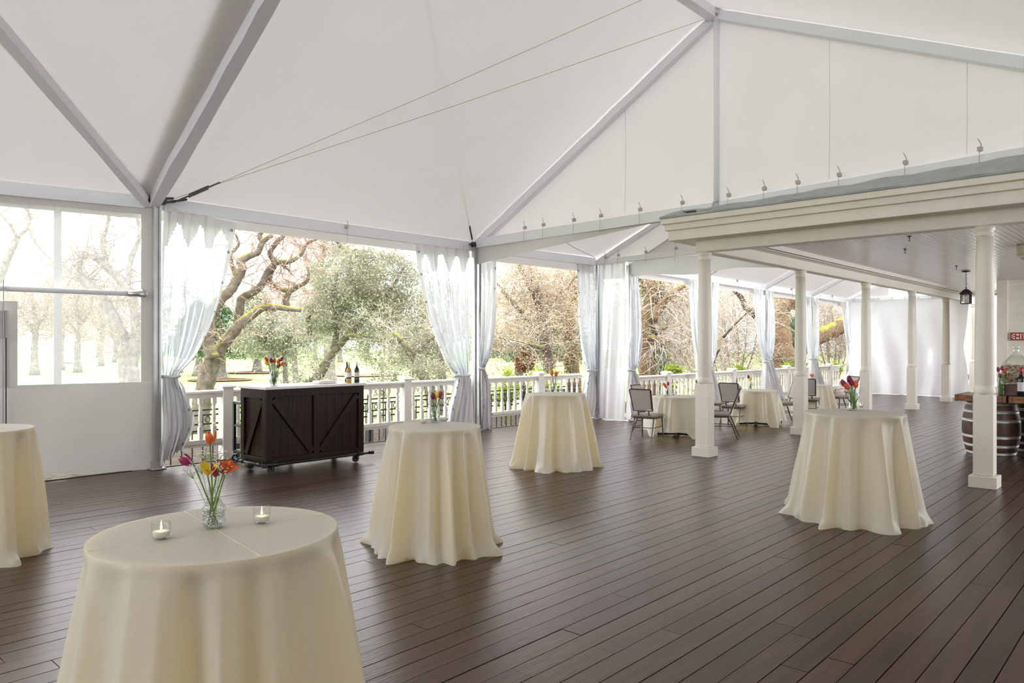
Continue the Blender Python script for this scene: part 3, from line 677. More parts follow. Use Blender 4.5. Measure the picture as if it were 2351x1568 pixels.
def mulch_ring(px, d, r):
    x, y, _ = at(px, 800, d); MB().lathe([(r, 0), (r*.9, .04), (r*.5, .09), (0, .12)], 20, (x, y, GZ)).build('mulch_ring', 'mulch', gnd, smooth=True)
for px, d, r in ((506, 52, 2.2), (583, 66, 2.4), (840, 60, 2.5)): mulch_ring(px, d, r)
# ---- fast tree geometry
def unit(v): return v/np.maximum(np.linalg.norm(v, axis=-1, keepdims=True), 1e-9)
def grow(st, dr, L, nseg, wob, grav):
    pts = [st]; d = unit(dr); p = st
    for i in range(nseg):
        d = unit(d+RNG.normal(0, wob, d.shape)+np.array([0, 0, grav])); p = p+d*(L/nseg)[:, None]; pts.append(p)
    return np.stack(pts, 1), d
def tubes(P, r0, r1, k=3):
    n, m, _ = P.shape; d = np.empty_like(P); d[:, 1:-1] = P[:, 2:]-P[:, :-2]; d[:, 0] = P[:, 1]-P[:, 0]; d[:, -1] = P[:, -1]-P[:, -2]; d = unit(d)
    ref = np.where(np.abs(d[..., 2:3]) < .9, np.array([0, 0, 1.]), np.array([1., 0, 0])); a = unit(np.cross(d, ref)); b = np.cross(d, a)
    r = (r0[:, None]*(1-np.linspace(0, 1, m))+r1[:, None]*np.linspace(0, 1, m))[..., None]
    V = np.stack([P+(a*math.cos(2*PI*j/k)+b*math.sin(2*PI*j/k))*r for j in range(k)], 2).reshape(-1, 3)
    base = (np.arange(n)*m*k)[:, None, None]+(np.arange(m-1)*k)[None, :, None]; j = np.arange(k)[None, None, :]; j2 = (j+1) % k
    F = np.stack([base+j, base+j2, base+j2+k, base+j+k], -1).reshape(-1, 4)
    return V, F
def leafquads(Cn, size, elong=1.7, droop=0):
    n = len(Cn); a = RNG.normal(0, 1, (n, 3)); a[:, 2] -= droop; a = unit(a); b = unit(np.cross(a, RNG.normal(0, 1, (n, 3))))
    s = (size*RNG.uniform(.6, 1.35, n))[:, None]
    V = np.stack([Cn-a*s*elong*.5, Cn+b*s*.42, Cn+a*s*elong*.5, Cn-b*s*.42], 1).reshape(-1, 3)
    return V, np.arange(4*n).reshape(n, 4)
def merge(parts):
    Vs, Fs, o = [], [], 0
    for V, F in parts: Vs.append(V); Fs.append(F+o); o += len(V)
    return np.concatenate(Vs), np.concatenate(Fs)
def tree(name, label, limbs, bark, twig=None, twigs_=None, leafs=None, blobs=None, cat='tree', group=None, nside=9):
    """limbs: [(pts, r0, r1)] first is the trunk; twigs_: list of (count, length, radius, wobble, gravity); leafs: (mat, size, per tip, spread); blobs: [(centre, radii, n)] extra leaf masses"""
    base = limbs[0][0][0] if limbs else blobs[0][0]
    t = thing(name, label, cat, tuple(float(v) for v in (base[0], base[1], GZ)), 0, group)
    lp, ld, lr = [], [], []
    for i, (pts, r0, r1) in enumerate(limbs):
        sp = smooth_line(pts, 5); n = len(sp)
        rs = [(r0+(r1-r0)*k/(n-1))*(1+.07*math.sin(k*1.9+i)) for k in range(n)]
        if i == 0 and r0 > .1: rs[0] *= 1.35; rs[1] *= 1.12
        MB().tube(sp, rs, nside).build('trunk' if i == 0 else 'branch', bark, t, smooth=True)
        for k in range(n//3 if i == 0 else 1, n):
            lp.append(sp[k]); ld.append(np.array(sp[k])-np.array(sp[k-1])); lr.append(rs[k])
    tips = None
    if twigs_:
        P0 = np.array(lp); D0 = unit(np.array(ld)); parts = []
        for li, (cnt, L, r, wob, gr) in enumerate(twigs_):
            idx = RNG.integers(0, len(P0), cnt)
            st = P0[idx]; dr = unit(D0[idx]*.55+RNG.normal(0, .75, (cnt, 3))+np.array([0, 0, .12]))
            Ls = L*RNG.uniform(.45, 1.3, cnt); ns = 5 if li == 0 else 4
            G, dl = grow(st, dr, Ls, ns, wob, gr)
            parts.append(tubes(G, np.full(cnt, r), np.full(cnt, r*.35), 4 if li == 0 else 3))
            P0 = G[:, 1:].reshape(-1, 3); D0 = np.repeat(unit(G[:, -1]-G[:, 0]), ns, 0); tips = G[:, 2:].reshape(-1, 3)
        V, F = merge(parts); prop(np_mesh('twigs', V, F, twig or bark, t), None, None, None, 'stuff')
    lv = []
    if leafs and tips is not None:
        lm, ls, per, spd = leafs; c = np.repeat(tips, per, 0) if per >= 1 else tips[RNG.random(len(tips)) < per]
        lv.append(leafquads(c+RNG.normal(0, spd, c.shape), ls))
    if blobs:
        lm, ls = leafs[0], leafs[1]
        for (c, rad, n) in blobs:
            k = max(6, n//40); u = unit(RNG.normal(0, 1, (k, 3)))*(RNG.uniform(.25, 1, (k, 1))**.4); cc = np.array(c)+u*np.array(rad)
            pc = np.repeat(cc, n//k, 0); lv.append(leafquads(pc+RNG.normal(0, 1, pc.shape)*np.array(rad)*.13+RNG.normal(0, .05, pc.shape), ls))
    if lv:
        V, F = merge(lv); prop(np_mesh('foliage', V, F, lm, t), None, None, None, 'stuff')
    return t
def PL(d, *pts, jit=0):     # polyline through points seen at distance d
    return [at(px, py, d+(RNG.uniform(-jit, jit) if jit else 0)) for px, py in pts]
def gbase(px, d): x, y, _ = at(px, 800, d); return (x, y, GZ-.1)
def blob(px, py, d, rx, ry, n, rd=None):
    r = rx*d/FPX; return (at(px, py, d), (r, r if rd is None else rd, ry*d/FPX), n)
# ---- trees seen through the first opening
d = 20.5
tree('mossy_oak', 'leaning mossy oak with bare crooked limbs, just behind the white railing left of the bar', [
    ([gbase(452, d)]+PL(d, (468, 900), (480, 850), (490, 818)), .27, .22),
    (PL(d, (490, 822), (510, 795), (537, 762), (558, 738), (580, 722), (601, 708), (628, 705), (658, 708), (690, 712)), .18, .06),
    (PL(d-.4, (488, 822), (480, 790), (478, 765), (486, 720), (505, 688), (529, 666), (542, 645), (556, 618), (553, 599), (575, 586), (593, 578), (604, 554), (625, 540)), .19, .065),
    (PL(d+.2, (546, 745), (550, 714), (555, 685), (580, 671), (601, 653), (617, 620), (631, 602), (620, 583), (633, 559), (652, 540), (665, 520)), .13, .055),
    (PL(d+.3, (658, 706), (657, 685), (666, 669), (682, 658), (703, 647), (709, 629), (706, 612)), .10, .035),
    (PL(d+.3, (660, 668), (639, 661), (620, 642), (630, 615), (640, 603), (658, 615), (671, 631)), .07, .03),
    (PL(d-.2, (545, 640), (538, 622), (530, 600), (534, 580), (548, 560), (540, 535)), .08, .03),
    (PL(d-.2, (604, 560), (596, 540), (612, 518), (606, 500)), .08, .04),
    (PL(d+.2, (636, 602), (665, 600), (690, 585), (705, 560), (730, 548)), .08, .03)], 'bark_brown', 'twig_pink',
    [(130, 1.1, .018, .42, .04), (700, .6, .008, .45, .02)], ('leaf_pink', .030, 1, .05), None)
def conifer(px, d, top, base_r, n, label, m='leaf_conifer'):
    b = np.array(gbase(px, d)); t_ = np.array(at(px, top, d)); Hh = t_[2]-b[2]
    k = RNG.uniform(0, 1, n)**1.3; z0 = 2.3; a = RNG.uniform(0, 2*PI, n); layer = (np.floor(k*16)+.5*RNG.random(n))/16
    rr_ = base_r*(1-layer)**.75*np.sqrt(RNG.uniform(.1, 1, n)); c = np.stack([b[0]+rr_*np.cos(a), b[1]+rr_*np.sin(a), b[2]+z0+(Hh-z0)*layer-rr_*.22], 1)
    o = tree('conifer', label, [([tuple(b), tuple(b+[0.1, 0, Hh*.4]), tuple(t_)], .38, .04)], 'bark_grey', 'twig_grey', [(60, 1.2, .02, .2, -.05)], ('leaf_grey', .05, .2, .05))
    V, F = leafquads(c+RNG.normal(0, .08, c.shape), .16, 2.0, .3); prop(np_mesh('foliage', V, F, m, o), None, None, None, 'stuff'); return o
conifer(507, 52, 700, 2.9, 9000, 'dark green conifer on the lawn with a mulch ring, behind the mossy oak')
conifer(590, 66, 655, 3.2, 9000, 'taller dark conifer on the lawn above the dark bar, with its own mulch ring')
conifer(455, 60, 690, 2.8, 5000, 'dark conifer glimpsed beside the gathered curtain left of the mossy oak')
tree('grey_oak', 'grey three-stemmed oak with dusty grey green foliage, behind the dark bar', [
    ([gbase(628, 34)]+PL(34, (626, 860), (622, 820), (612, 780), (600, 740)), .19, .10),
    ([gbase(658, 34.5)]+PL(34.5, (655, 850), (652, 800), (660, 750)), .16, .06), ([gbase(680, 34)]+PL(34, (678, 850), (676, 800), (690, 750)), .16, .06),
    (PL(34, (615, 790), (590, 760), (560, 745)), .09, .03), (PL(34, (660, 760), (700, 735), (735, 730)), .08, .03)], 'bark_grey', 'twig_grey',
    [(140, 1.3, .02, .35, -.02), (700, .8, .009, .4, -.04)], ('leaf_grey', .075, 1, .10), [blob(575, 775, 34, 60, 45, 3200), blob(640, 745, 34, 75, 45, 4200), blob(700, 770, 34, 60, 40, 2600), blob(620, 700, 35, 60, 35, 1800)])
d = 26
tree('evergreen_oak', 'broad olive green evergreen oak with a leaning trunk, right of the wine bottles', [
    ([gbase(712, d)]+PL(d, (722, 890), (742, 845), (765, 808), (800, 770), (850, 720)), .21, .10),
    (PL(d, (765, 808), (775, 740), (765, 680), (775, 620)), .12, .05), (PL(d, (850, 720), (900, 660), (930, 610)), .09, .03),
    (PL(d-.5, (800, 770), (870, 775), (930, 800), (980, 840)), .09, .03), (PL(d+1, (830, 700), (806, 640), (800, 590), (770, 548), (740, 520)), .13, .06),
    (PL(d, (712, 770), (706, 735), (715, 715)), .09, .07)], 'bark_brown', 'twig_grey',
    [(170, 1.0, .018, .4, -.02), (1100, .7, .008, .45, -.05)], ('leaf_olive', .056, 1, .07),
    [blob(800, 640, d, 95, 65, 6000), blob(880, 640, d, 85, 70, 6000), blob(850, 720, d, 110, 55, 5600), blob(755, 725, d, 60, 45, 2600), blob(930, 730, d, 70, 70, 3600), blob(890, 800, d-1, 90, 45, 2200), blob(840, 590, d+1, 70, 28, 1500)])
d = 22
tree('leaning_oak', 'oak with a pale leaning trunk beside the curtain at the middle tent pole', [
    ([gbase(1000, d)]+PL(d, (985, 890), (962, 850), (935, 800), (905, 765)), .18, .07), ([gbase(1012, d+4)]+PL(d+4, (1015, 860), (1008, 800), (1020, 740)), .17, .08),
    (PL(d, (950, 825), (990, 780), (1030, 750)), .07, .03)], 'bark_brown', 'twig_pale', [(120, 1.0, .014, .4, -.06), (800, .7, .006, .4, -.08)], ('leaf_olive', .045, 1, .06),
    [blob(960, 790, d, 60, 50, 2600), blob(1000, 700, d+3, 60, 60, 2600)])
tree('bare_oak', 'bare pinkish oak crown high behind the olive green oak', [
    ([gbase(760, 42)]+PL(42, (755, 800), (745, 700), (735, 620)), .35, .16), (PL(42, (740, 650), (700, 590), (670, 540)), .14, .05), (PL(42, (735, 620), (745, 560), (725, 500)), .14, .05), (PL(42, (738, 630), (790, 560), (840, 520)), .13, .05), (PL(42, (745, 700), (690, 660), (650, 640)), .12, .05)],
    'bark_grey', 'twig_pink', [(160, 2.2, .03, .35, .05), (1300, 1.3, .012, .4, .03)], ('leaf_pink', .06, 1, .15))
# ---- second opening
d = 25
tree('beige_tree', 'dense bare beige tree filling the opening right of the middle tent pole', [
    ([gbase(1262, d)]+PL(d, (1262, 880), (1255, 800), (1240, 720), (1225, 640)), .24, .10), (PL(d, (1250, 780), (1190, 710), (1140, 650)), .11, .04), (PL(d, (1245, 740), (1280, 680), (1330, 630)), .10, .04), (PL(d-1, (1250, 800), (1180, 780), (1120, 770)), .08, .03), (PL(d, (1235, 690), (1200, 630), (1180, 580)), .09, .04)],
    'bark_brown', 'twig_pale', [(260, 1.5, .016, .35, -.01), (1800, .9, .007, .4, -.03)], ('leaf_beige', .040, 2, .09), [blob(1200, 660, d+1, 85, 60, 4200), blob(1270, 690, d+1, 75, 65, 3600), blob(1160, 740, d+1, 60, 50, 2200)])
conifer(1262, 40, 670, 2.6, 9000, 'dark green conifer behind the bare beige tree')
conifer(1190, 43, 730, 2.2, 5000, 'low dark conifer behind the red leaved shrub')
d = 27
tree('mossy_tree', 'stout mossy trunk left of the clear hanging panel, with green crown', [
    ([gbase(1322, d)]+PL(d, (1316, 860), (1308, 800), (1304, 720), (1310, 640), (1300, 590)), .30, .16), (PL(d, (1306, 760), (1280, 700), (1270, 650)), .10, .04), (PL(d, (1306, 700), (1335, 660), (1360, 640)), .10, .05)],
    'bark_ivy', 'twig_pale', [(120, 1.2, .015, .35, -.12), (700, 1.0, .007, .3, -.14)], ('leaf_ivy', .06, 1, .08), [blob(1300, 660, d, 40, 55, 1600), blob(1312, 820, d-.5, 22, 45, 500)])
def shrub(name, label, px, py, d, rx, ry, n, m, size=.05, group=None, stems=14):
    c = np.array(at(px, py, d)); b = gbase(px, d)
    top = at(px, py, d)
    return tree(name, label, [([b, ((b[0]+top[0])/2, (b[1]+top[1])/2, (b[2]+top[2])/2), top], .03, .012)], 'bark_brown', 'twig_brown', [(stems, ry*d/FPX*1.1, .008, .3, .1)], (m, size, 2, .05), [blob(px, py, d, rx, ry, n)], 'shrub', group, 6)
shrub('red_shrub', 'dark red leaved shrub beyond the railing behind the third cocktail table', 1207, 826, 26, 24, 26, 900, 'leaf_red', .06)
shrub('lime_shrub', 'yellow green shrub beyond the railing, just right of the middle tent pole', 1160, 890, 19.5, 34, 40, 1500, 'leaf_lime')
shrub('lime_shrub', 'yellow green shrub beyond the railing, directly behind the third cocktail table', 1250, 884, 21, 40, 42, 1500, 'leaf_lime')
shrub('olive_shrub', 'loose olive shrub beyond the railing behind the middle cocktail table', 985, 862, 19, 48, 42, 1600, 'leaf_olive', .045)
shrub('olive_shrub', 'low olive shrub beyond the railing just right of the dark bar', 880, 868, 19, 36, 36, 800, 'leaf_olive', .045)
shrub('olive_shrub', 'small leafy shrub beyond the railing right of the tulips on the bar', 715, 868, 19, 30, 36, 700, 'leaf_olive', .045)
# ---- third opening
d = 22
tree('ivy_tree', 'ivy wrapped trunk with weeping pale twigs behind the nearest brown chairs', [
    ([gbase(1490, d)]+PL(d, (1488, 880), (1485, 800), (1486, 740), (1494, 690), (1503, 640), (1512, 590)), .30, .18), (PL(d-.3, (1498, 735), (1522, 695), (1545, 672), (1572, 655)), .15, .08), (PL(d-.5, (1488, 776), (1505, 778), (1517, 792), (1540, 782)), .09, .03), (PL(d, (1492, 772), (1512, 762), (1535, 750)), .07, .03), (PL(d+.3, (1496, 690), (1478, 660), (1466, 630)), .08, .04)],
    'bark_ivy', 'twig_pale', [(260, 1.4, .014, .22, -.22), (900, .7, .006, .35, -.12)], ('leaf_ivy', .055, .5, .06), [blob(1487, 780, d, 14, 90, 1400, .3), blob(1500, 650, d, 30, 45, 900, .6)])
tree('bluegreen_bush', 'blue green bush behind the ivy wrapped trunk', [([gbase(1515, 26)]+PL(26, (1515, 850), (1512, 800)), .06, .02)], 'bark_brown', 'twig_brown', [(30, 1.0, .01, .3, .05)], ('leaf_bluegreen', .07, 1, .08), [blob(1512, 820, 26, 22, 40, 1100)], 'shrub', None, 6)
def thicket(px, d, w, top, label, n=1500, m='twig_pale', lf=('leaf_beige', .035, .8, .10)):
    b = gbase(px, d); L = []
    L.append(([b]+PL(d, (px, 860), (px+w*.05, 790), (px-w*.1, top)), .07, .02))
    for s in (-1, -.5, .5, 1): L.append((PL(d, (px+s*w*.1, 880), (px+s*w*.35, 810), (px+s*w*.55, top+40), (px+s*w*.6, top)), .035, .01))
    return tree('thicket', label, L, 'twig_brown', m, [(260, 2.0, .012, .3, .02), (n, 1.3, .006, .4, -.01)], lf, None, 'thicket', None, 6)
thicket(1545, 31, 90, 690, 'tangle of pale twigs behind the nearest seated table', 1700)
thicket(1690, 30, 110, 650, 'tangle of pale twigs behind the second seated table', 1900)
thicket(1610, 35, 110, 640, 'tangle of bare twigs hidden partly by the corner porch column', 1300)
thicket(1800, 36, 110, 660, 'tangle of pale twigs behind the thick ivy trunk', 1500)
thicket(1915, 32, 80, 700, 'tangle of pale twigs behind the third seated table', 1700)
thicket(1400, 33, 90, 660, 'bare twigs seen hazily through the clear hanging panel', 900)
d = 26
tree('crooked_tree', 'bare tree with a crooked bright mossy limb behind the second seated table', [
    ([gbase(1765, d+1)]+PL(d+1, (1762, 860), (1758, 800), (1750, 745)), .16, .12), (PL(d, (1752, 745), (1732, 722), (1712, 705), (1703, 685), (1690, 670), (1672, 655)), .14, .06), (PL(d-1, (1660, 775), (1690, 742), (1728, 706)), .045, .02), (PL(d-1, (1652, 800), (1640, 830), (1652, 870)), .04, .02)],
    'bark_dark', 'twig_pale', [(90, 1.4, .014, .35, 0), (500, .9, .006, .4, 0)], ('leaf_beige', .035, .5, .08))
bpy.data.materials['bark_dark'].node_tree.nodes
d = 29.5
tree('ivy_oak', 'thick ivy covered oak bending right at the top, behind the porch columns', [
    ([gbase(1806, d)]+PL(d, (1800, 880), (1792, 820), (1784, 760), (1783, 715), (1800, 692), (1835, 682), (1875, 672), (1910, 655)), .62, .33),
    (PL(d+1, (1800, 830), (1850, 790), (1890, 768), (1920, 754), (1950, 738), (1985, 728)), .34, .30), (PL(d, (1786, 715), (1770, 680), (1776, 640)), .14, .06)],
    'bark_ivy', 'twig_brown', [(200, .8, .012, .35, -.05), (700, .5, .006, .4, -.04)], ('leaf_ivy', .05, .7, .06), [blob(1795, 840, d-.4, 24, 40, 900, .5)])
tree('bluegreen_bush', 'blue green bush right of the thick ivy covered oak', [([gbase(1826, 30)]+PL(30, (1825, 850), (1822, 780)), .06, .02)], 'bark_brown', 'twig_brown', [(40, 1.2, .01, .3, .05)], ('leaf_bluegreen', .07, 1, .08), [blob(1822, 790, 30, 22, 75, 2200)], 'shrub', None, 6)
tree('young_tree', 'thin bare young tree against the white sky behind the third seated table', [([gbase(1902, 40)]+PL(40, (1902, 780), (1904, 720), (1908, 660)), .10, .02)], 'bark_grey', 'twig_grey', [(80, 2.0, .014, .25, .12), (300, 1.0, .006, .3, .05)], ('leaf_grey', .05, .4, .1))
for px, py, dd, l in ((1545, 851, 18.6, 'bright yellow green potted shrub on the railing behind the nearest seated table'), (1692, 851, 21.5, 'bright yellow green potted shrub on the railing behind the second seated table'), (1808, 846, 24.3, 'bright yellow green potted shrub on the railing near the third seated table'), (1918, 842, 27, 'flat yellow green shrub top at the far railing')):
    shrub('potted_shrub', l, px, py, dd+1.2, 15, 8, 360, 'leaf_lime', .07, None, 10)
# ---- behind the clear window on the left
d = 24
tree('window_oak', 'large leaning bare oak seen hazily through the clear window', [
    ([gbase(305, d)]+PL(d, (299, 880), (292, 830), (284, 792), (262, 740), (236, 688), (205, 652), (180, 630)), .36, .12), (PL(d, (296, 850), (310, 790), (315, 735), (293, 663), (250, 618), (215, 590), (180, 596)), .24, .07),
    (PL(d, (293, 663), (300, 600), (320, 540), (310, 480)), .10, .04), (PL(d, (250, 618), (235, 560), (250, 500), (225, 470)), .09, .03), (PL(d, (215, 660), (190, 650), (186, 610), (192, 580)), .07, .03)], 'bark_grey', 'twig_brown',
    [(150, 1.5, .02, .4, .02), (700, .8, .009, .45, 0)], ('leaf_grey', .05, .6, .10))
for px, dd, top, l in ((79, 62, 640, 'bare tree with a pale trunk seen through the left part of the clear window'), (140, 75, 650, 'bare lawn tree near the white shed, seen through the clear window'), (178, 68, 620, 'bare lawn tree right of the white shed, seen through the clear window'), (20, 80, 640, 'bare lawn tree at the left edge of the clear window'), (232, 90, 660, 'bare lawn tree behind the large leaning oak in the clear window')):
    r_ = .32
    tree('bare_tree', l, [([gbase(px, dd)]+PL(dd, (px, 790), (px+4, 750), (px-6, top+40)), r_, .12), (PL(dd, (px+2, 770), (px-30, 720), (px-48, top+40)), .14, .05), (PL(dd, (px+3, 755), (px+30, 710), (px+40, top+20)), .14, .05)], 'bark_grey', 'twig_brown', [(110, 3.2, .035, .35, .04), (700, 1.8, .014, .4, .02)], ('leaf_pink', .07, .8, .2), None, 'tree', None, 7)
tree('overhead_limb', 'bare tree whose thin limbs cross the top of the clear window', [([gbase(-60, 38)]+PL(38, (-40, 780), (0, 640), (40, 545)), .30, .14), (PL(38, (40, 545), (68, 515), (62, 470), (75, 430)), .10, .05), (PL(38, (65, 512), (80, 555), (122, 600), (150, 625)), .08, .03), (PL(38, (40, 545), (10, 500), (-20, 480)), .09, .04)], 'bark_grey', 'twig_brown', [(90, 2.0, .02, .4, 0), (450, 1.2, .009, .4, 0)], None)
# ---- far treeline, all alike
k = 0
for px in list(range(-90, 1100, 62))+list(range(1120, 2000, 90)):
    dd = RNG.uniform(105, 150); top = RNG.uniform(655, 715); j = RNG.uniform(-20, 20)
    tree('far_tree', 'hazy brown grey tree in the far treeline across the lawn', [([gbase(px+j, dd)]+PL(dd, (px+j, 790), (px+j+5, 750), (px+j, top)), .35, .08)], 'bark_grey', 'twig_grey', [(60, 5.0, .05, .35, .03), (260, 2.6, .025, .4, 0)], ('leaf_pink' if k % 3 else 'leaf_grey', .17, 2, .6), [blob(px+j, top+45, dd, 42, 40, 500)], 'tree', 'far treeline', 6); k += 1
sh = thing('golf_shed', 'small white shed with grey roof far across the lawn, seen through the clear window', 'shed', (*at(150, 800, 105)[:2], GZ), .5)
MB().box((0, 0, 1.2), (4.2, 3, 2.4)).build('wall', 'house_wall', sh, False)
MB().add([(-2.4, -1.8, 2.4), (2.4, -1.8, 2.4), (2.4, 1.8, 2.4), (-2.4, 1.8, 2.4), (-2.4, 0, 3.5), (2.4, 0, 3.5)], [(0, 1, 5, 4), (2, 3, 4, 5), (0, 4, 3), (1, 2, 5), (3, 2, 1, 0)]).build('roof', 'house_roof', sh, False)
# ================================================================== WHITE RAILING
b_ = MB().box((0, 0, .10), (.062, .062, .20), 0, .004).box((0, 0, .625), (.062, .062, .17), 0, .004).lathe([(.020, .20), (.031, .215), (.031, .235), (.022, .25), (.030, .30), (.031, .36), (.026, .44), (.021, .50), (.028, .52), (.028, .54)], 10)
_b = b_.build('baluster', 'rail_paint', smooth=False); bme = _b.data; bpy.data.objects.remove(_b)
def railing(p, q, label, zt=1.02):
    p, q = Vector((*p, 0)), Vector((*q, 0)); L = (q-p).length; ang = math.atan2(q.y-p.y, q.x-p.x)
    r = thing('railing', label, 'railing', p, ang, 'white baluster railings')
    MB().box((L/2, 0, zt-.03), (L, .14, .05), 0, .012).box((L/2, 0, zt-.085), (L, .06, .07), 0, .004).build('top_rail', 'rail_paint', r, False)
    MB().box((L/2, 0, zt-.785), (L, .09, .07), 0, .006).box((L/2, 0, zt-.835), (L, .05, .05)).build('bottom_rail', 'rail_paint', r, False)
    n = max(1, int(L/.2)); 
    for i in range(n): inst(bme, 'baluster', r, ((i+.5)*L/n, 0, zt-.752))
def rpost(x, y, label, z=1.09):
    r = thing('railing_post', label, 'post', (x, y, GZ), 0, 'white railing posts'); h = z-GZ
    MB().box((0, 0, h/2-.02), (.165, .165, h-.04), 0, .008).build('shaft', 'rail_paint', r, False)
    MB().box((0, 0, h-.03), (.23, .23, .035), 0, .01).box((0, 0, h-.003), (.18, .18, .03), 0, .012).build('cap', 'rail_paint', r, False)
YR1 = 11.1; xp = [onY(p, YR1)[0] for p in (519, 931, 1237)]
railing((3.5, YR1), (xp[0]-.09, YR1), 'white railing section seen past the curtain left of the first railing post')
railing((xp[0]+.09, YR1), (xp[1]-.09, YR1), 'white railing section behind the dark bar')
railing((xp[1]+.09, YR1), (xp[2]-.09, YR1), 'white railing section passing behind the middle tent pole')
railing((xp[2]+.09, YR1), (14.5, YR1), 'white railing section behind the right half of the third cocktail table')
for x, l in zip(xp, ('white square railing post just left of the black cart', 'white square railing post between the bar and the middle tent pole', 'white square railing post behind the third cocktail table')): rpost(x, YR1, l)
YR2 = 9.62; xc = [onY(p, YR2)[0] for p in (1530, 1681, 1806, 1904)]
pr = [14.3]+xc+[28.3]
for i, l in enumerate(('white railing section behind the nearest brown chairs', 'white railing section between the corner column and the second seated table', 'white railing section behind the second seated table, right of its flowers', 'white railing section behind the third seated table', 'farthest white railing section beside the white end curtain')):
    railing((pr[i]+.09, YR2), (pr[i+1]-.09, YR2), l, .985)
for x, l in zip(xc, ('white railing post behind the nearest seated table', 'white railing post behind the backs of the second table chairs', 'white railing post left of the third seated table', 'farthest visible white railing post')): rpost(x, YR2, l, 1.05)
# ---- black iron fence on the ground outside
fn_ = MB().box((0, 0, .55), (.018, .018, 1.1)); _f = fn_.build('picket', 'black_metal'); fme = _f.data; bpy.data.objects.remove(_f)
rg_ = MB()
for i in range(12):
    a = 2*PI*i/12
    for rr2 in (.050, .036): rg_.add([(rr2*math.cos(a), -.008, rr2*math.sin(a)*1.25), (rr2*math.cos(a), .008, rr2*math.sin(a)*1.25)], [])
rg_.f = [(i*4+j, (i*4+j+4) % 48, (i*4+j2+4) % 48, i*4+j2) for i in range(12) for j, j2 in ((0, 1), (1, 3), (3, 2), (2, 0))]
_r = rg_.build('ring', 'black_metal'); rme = _r.data; bpy.data.objects.remove(_r)
YF = 13.0; zf0 = -.62
def fence(x0, x1, label):
    f = thing('iron_fence', label, 'fence', (x0, YF, zf0), 0, 'black iron fence'); L = x1-x0
    for z in (.12, .80, .92, 1.08, 1.17): MB().box((L/2, 0, z), (L, .03, .03)).build('rail', 'black_metal', f, False)
    n = int(L/.17)
    for i in range(n): inst(fme, 'picket', f, ((i+.5)*L/n, 0, 0))
    for i in range(0, n, 3): inst(rme, 'ring', f, ((i+1)*L/n, 0, 1.0))
    MB().box((0, 0, .6), (.07, .07, 1.25), 0, .006).lathe([(.045, 1.22), (.05, 1.25), (.03, 1.28), (0, 1.29)], 10).build('fence_post', 'black_metal', f, False)
xf = [onY(p, YF)[0] for p in (300, 545, 848, 1075, 1200, 1330)]
for a, b, l in zip(xf, xf[1:], ('black iron fence panel seen left of the first white railing post', 'black iron fence panel behind the dark bar', 'black iron fence panel seen through the railing right of the bar', 'black iron fence panel behind the middle tent pole', 'black iron fence panel behind the third cocktail table')): fence(a, b, l)
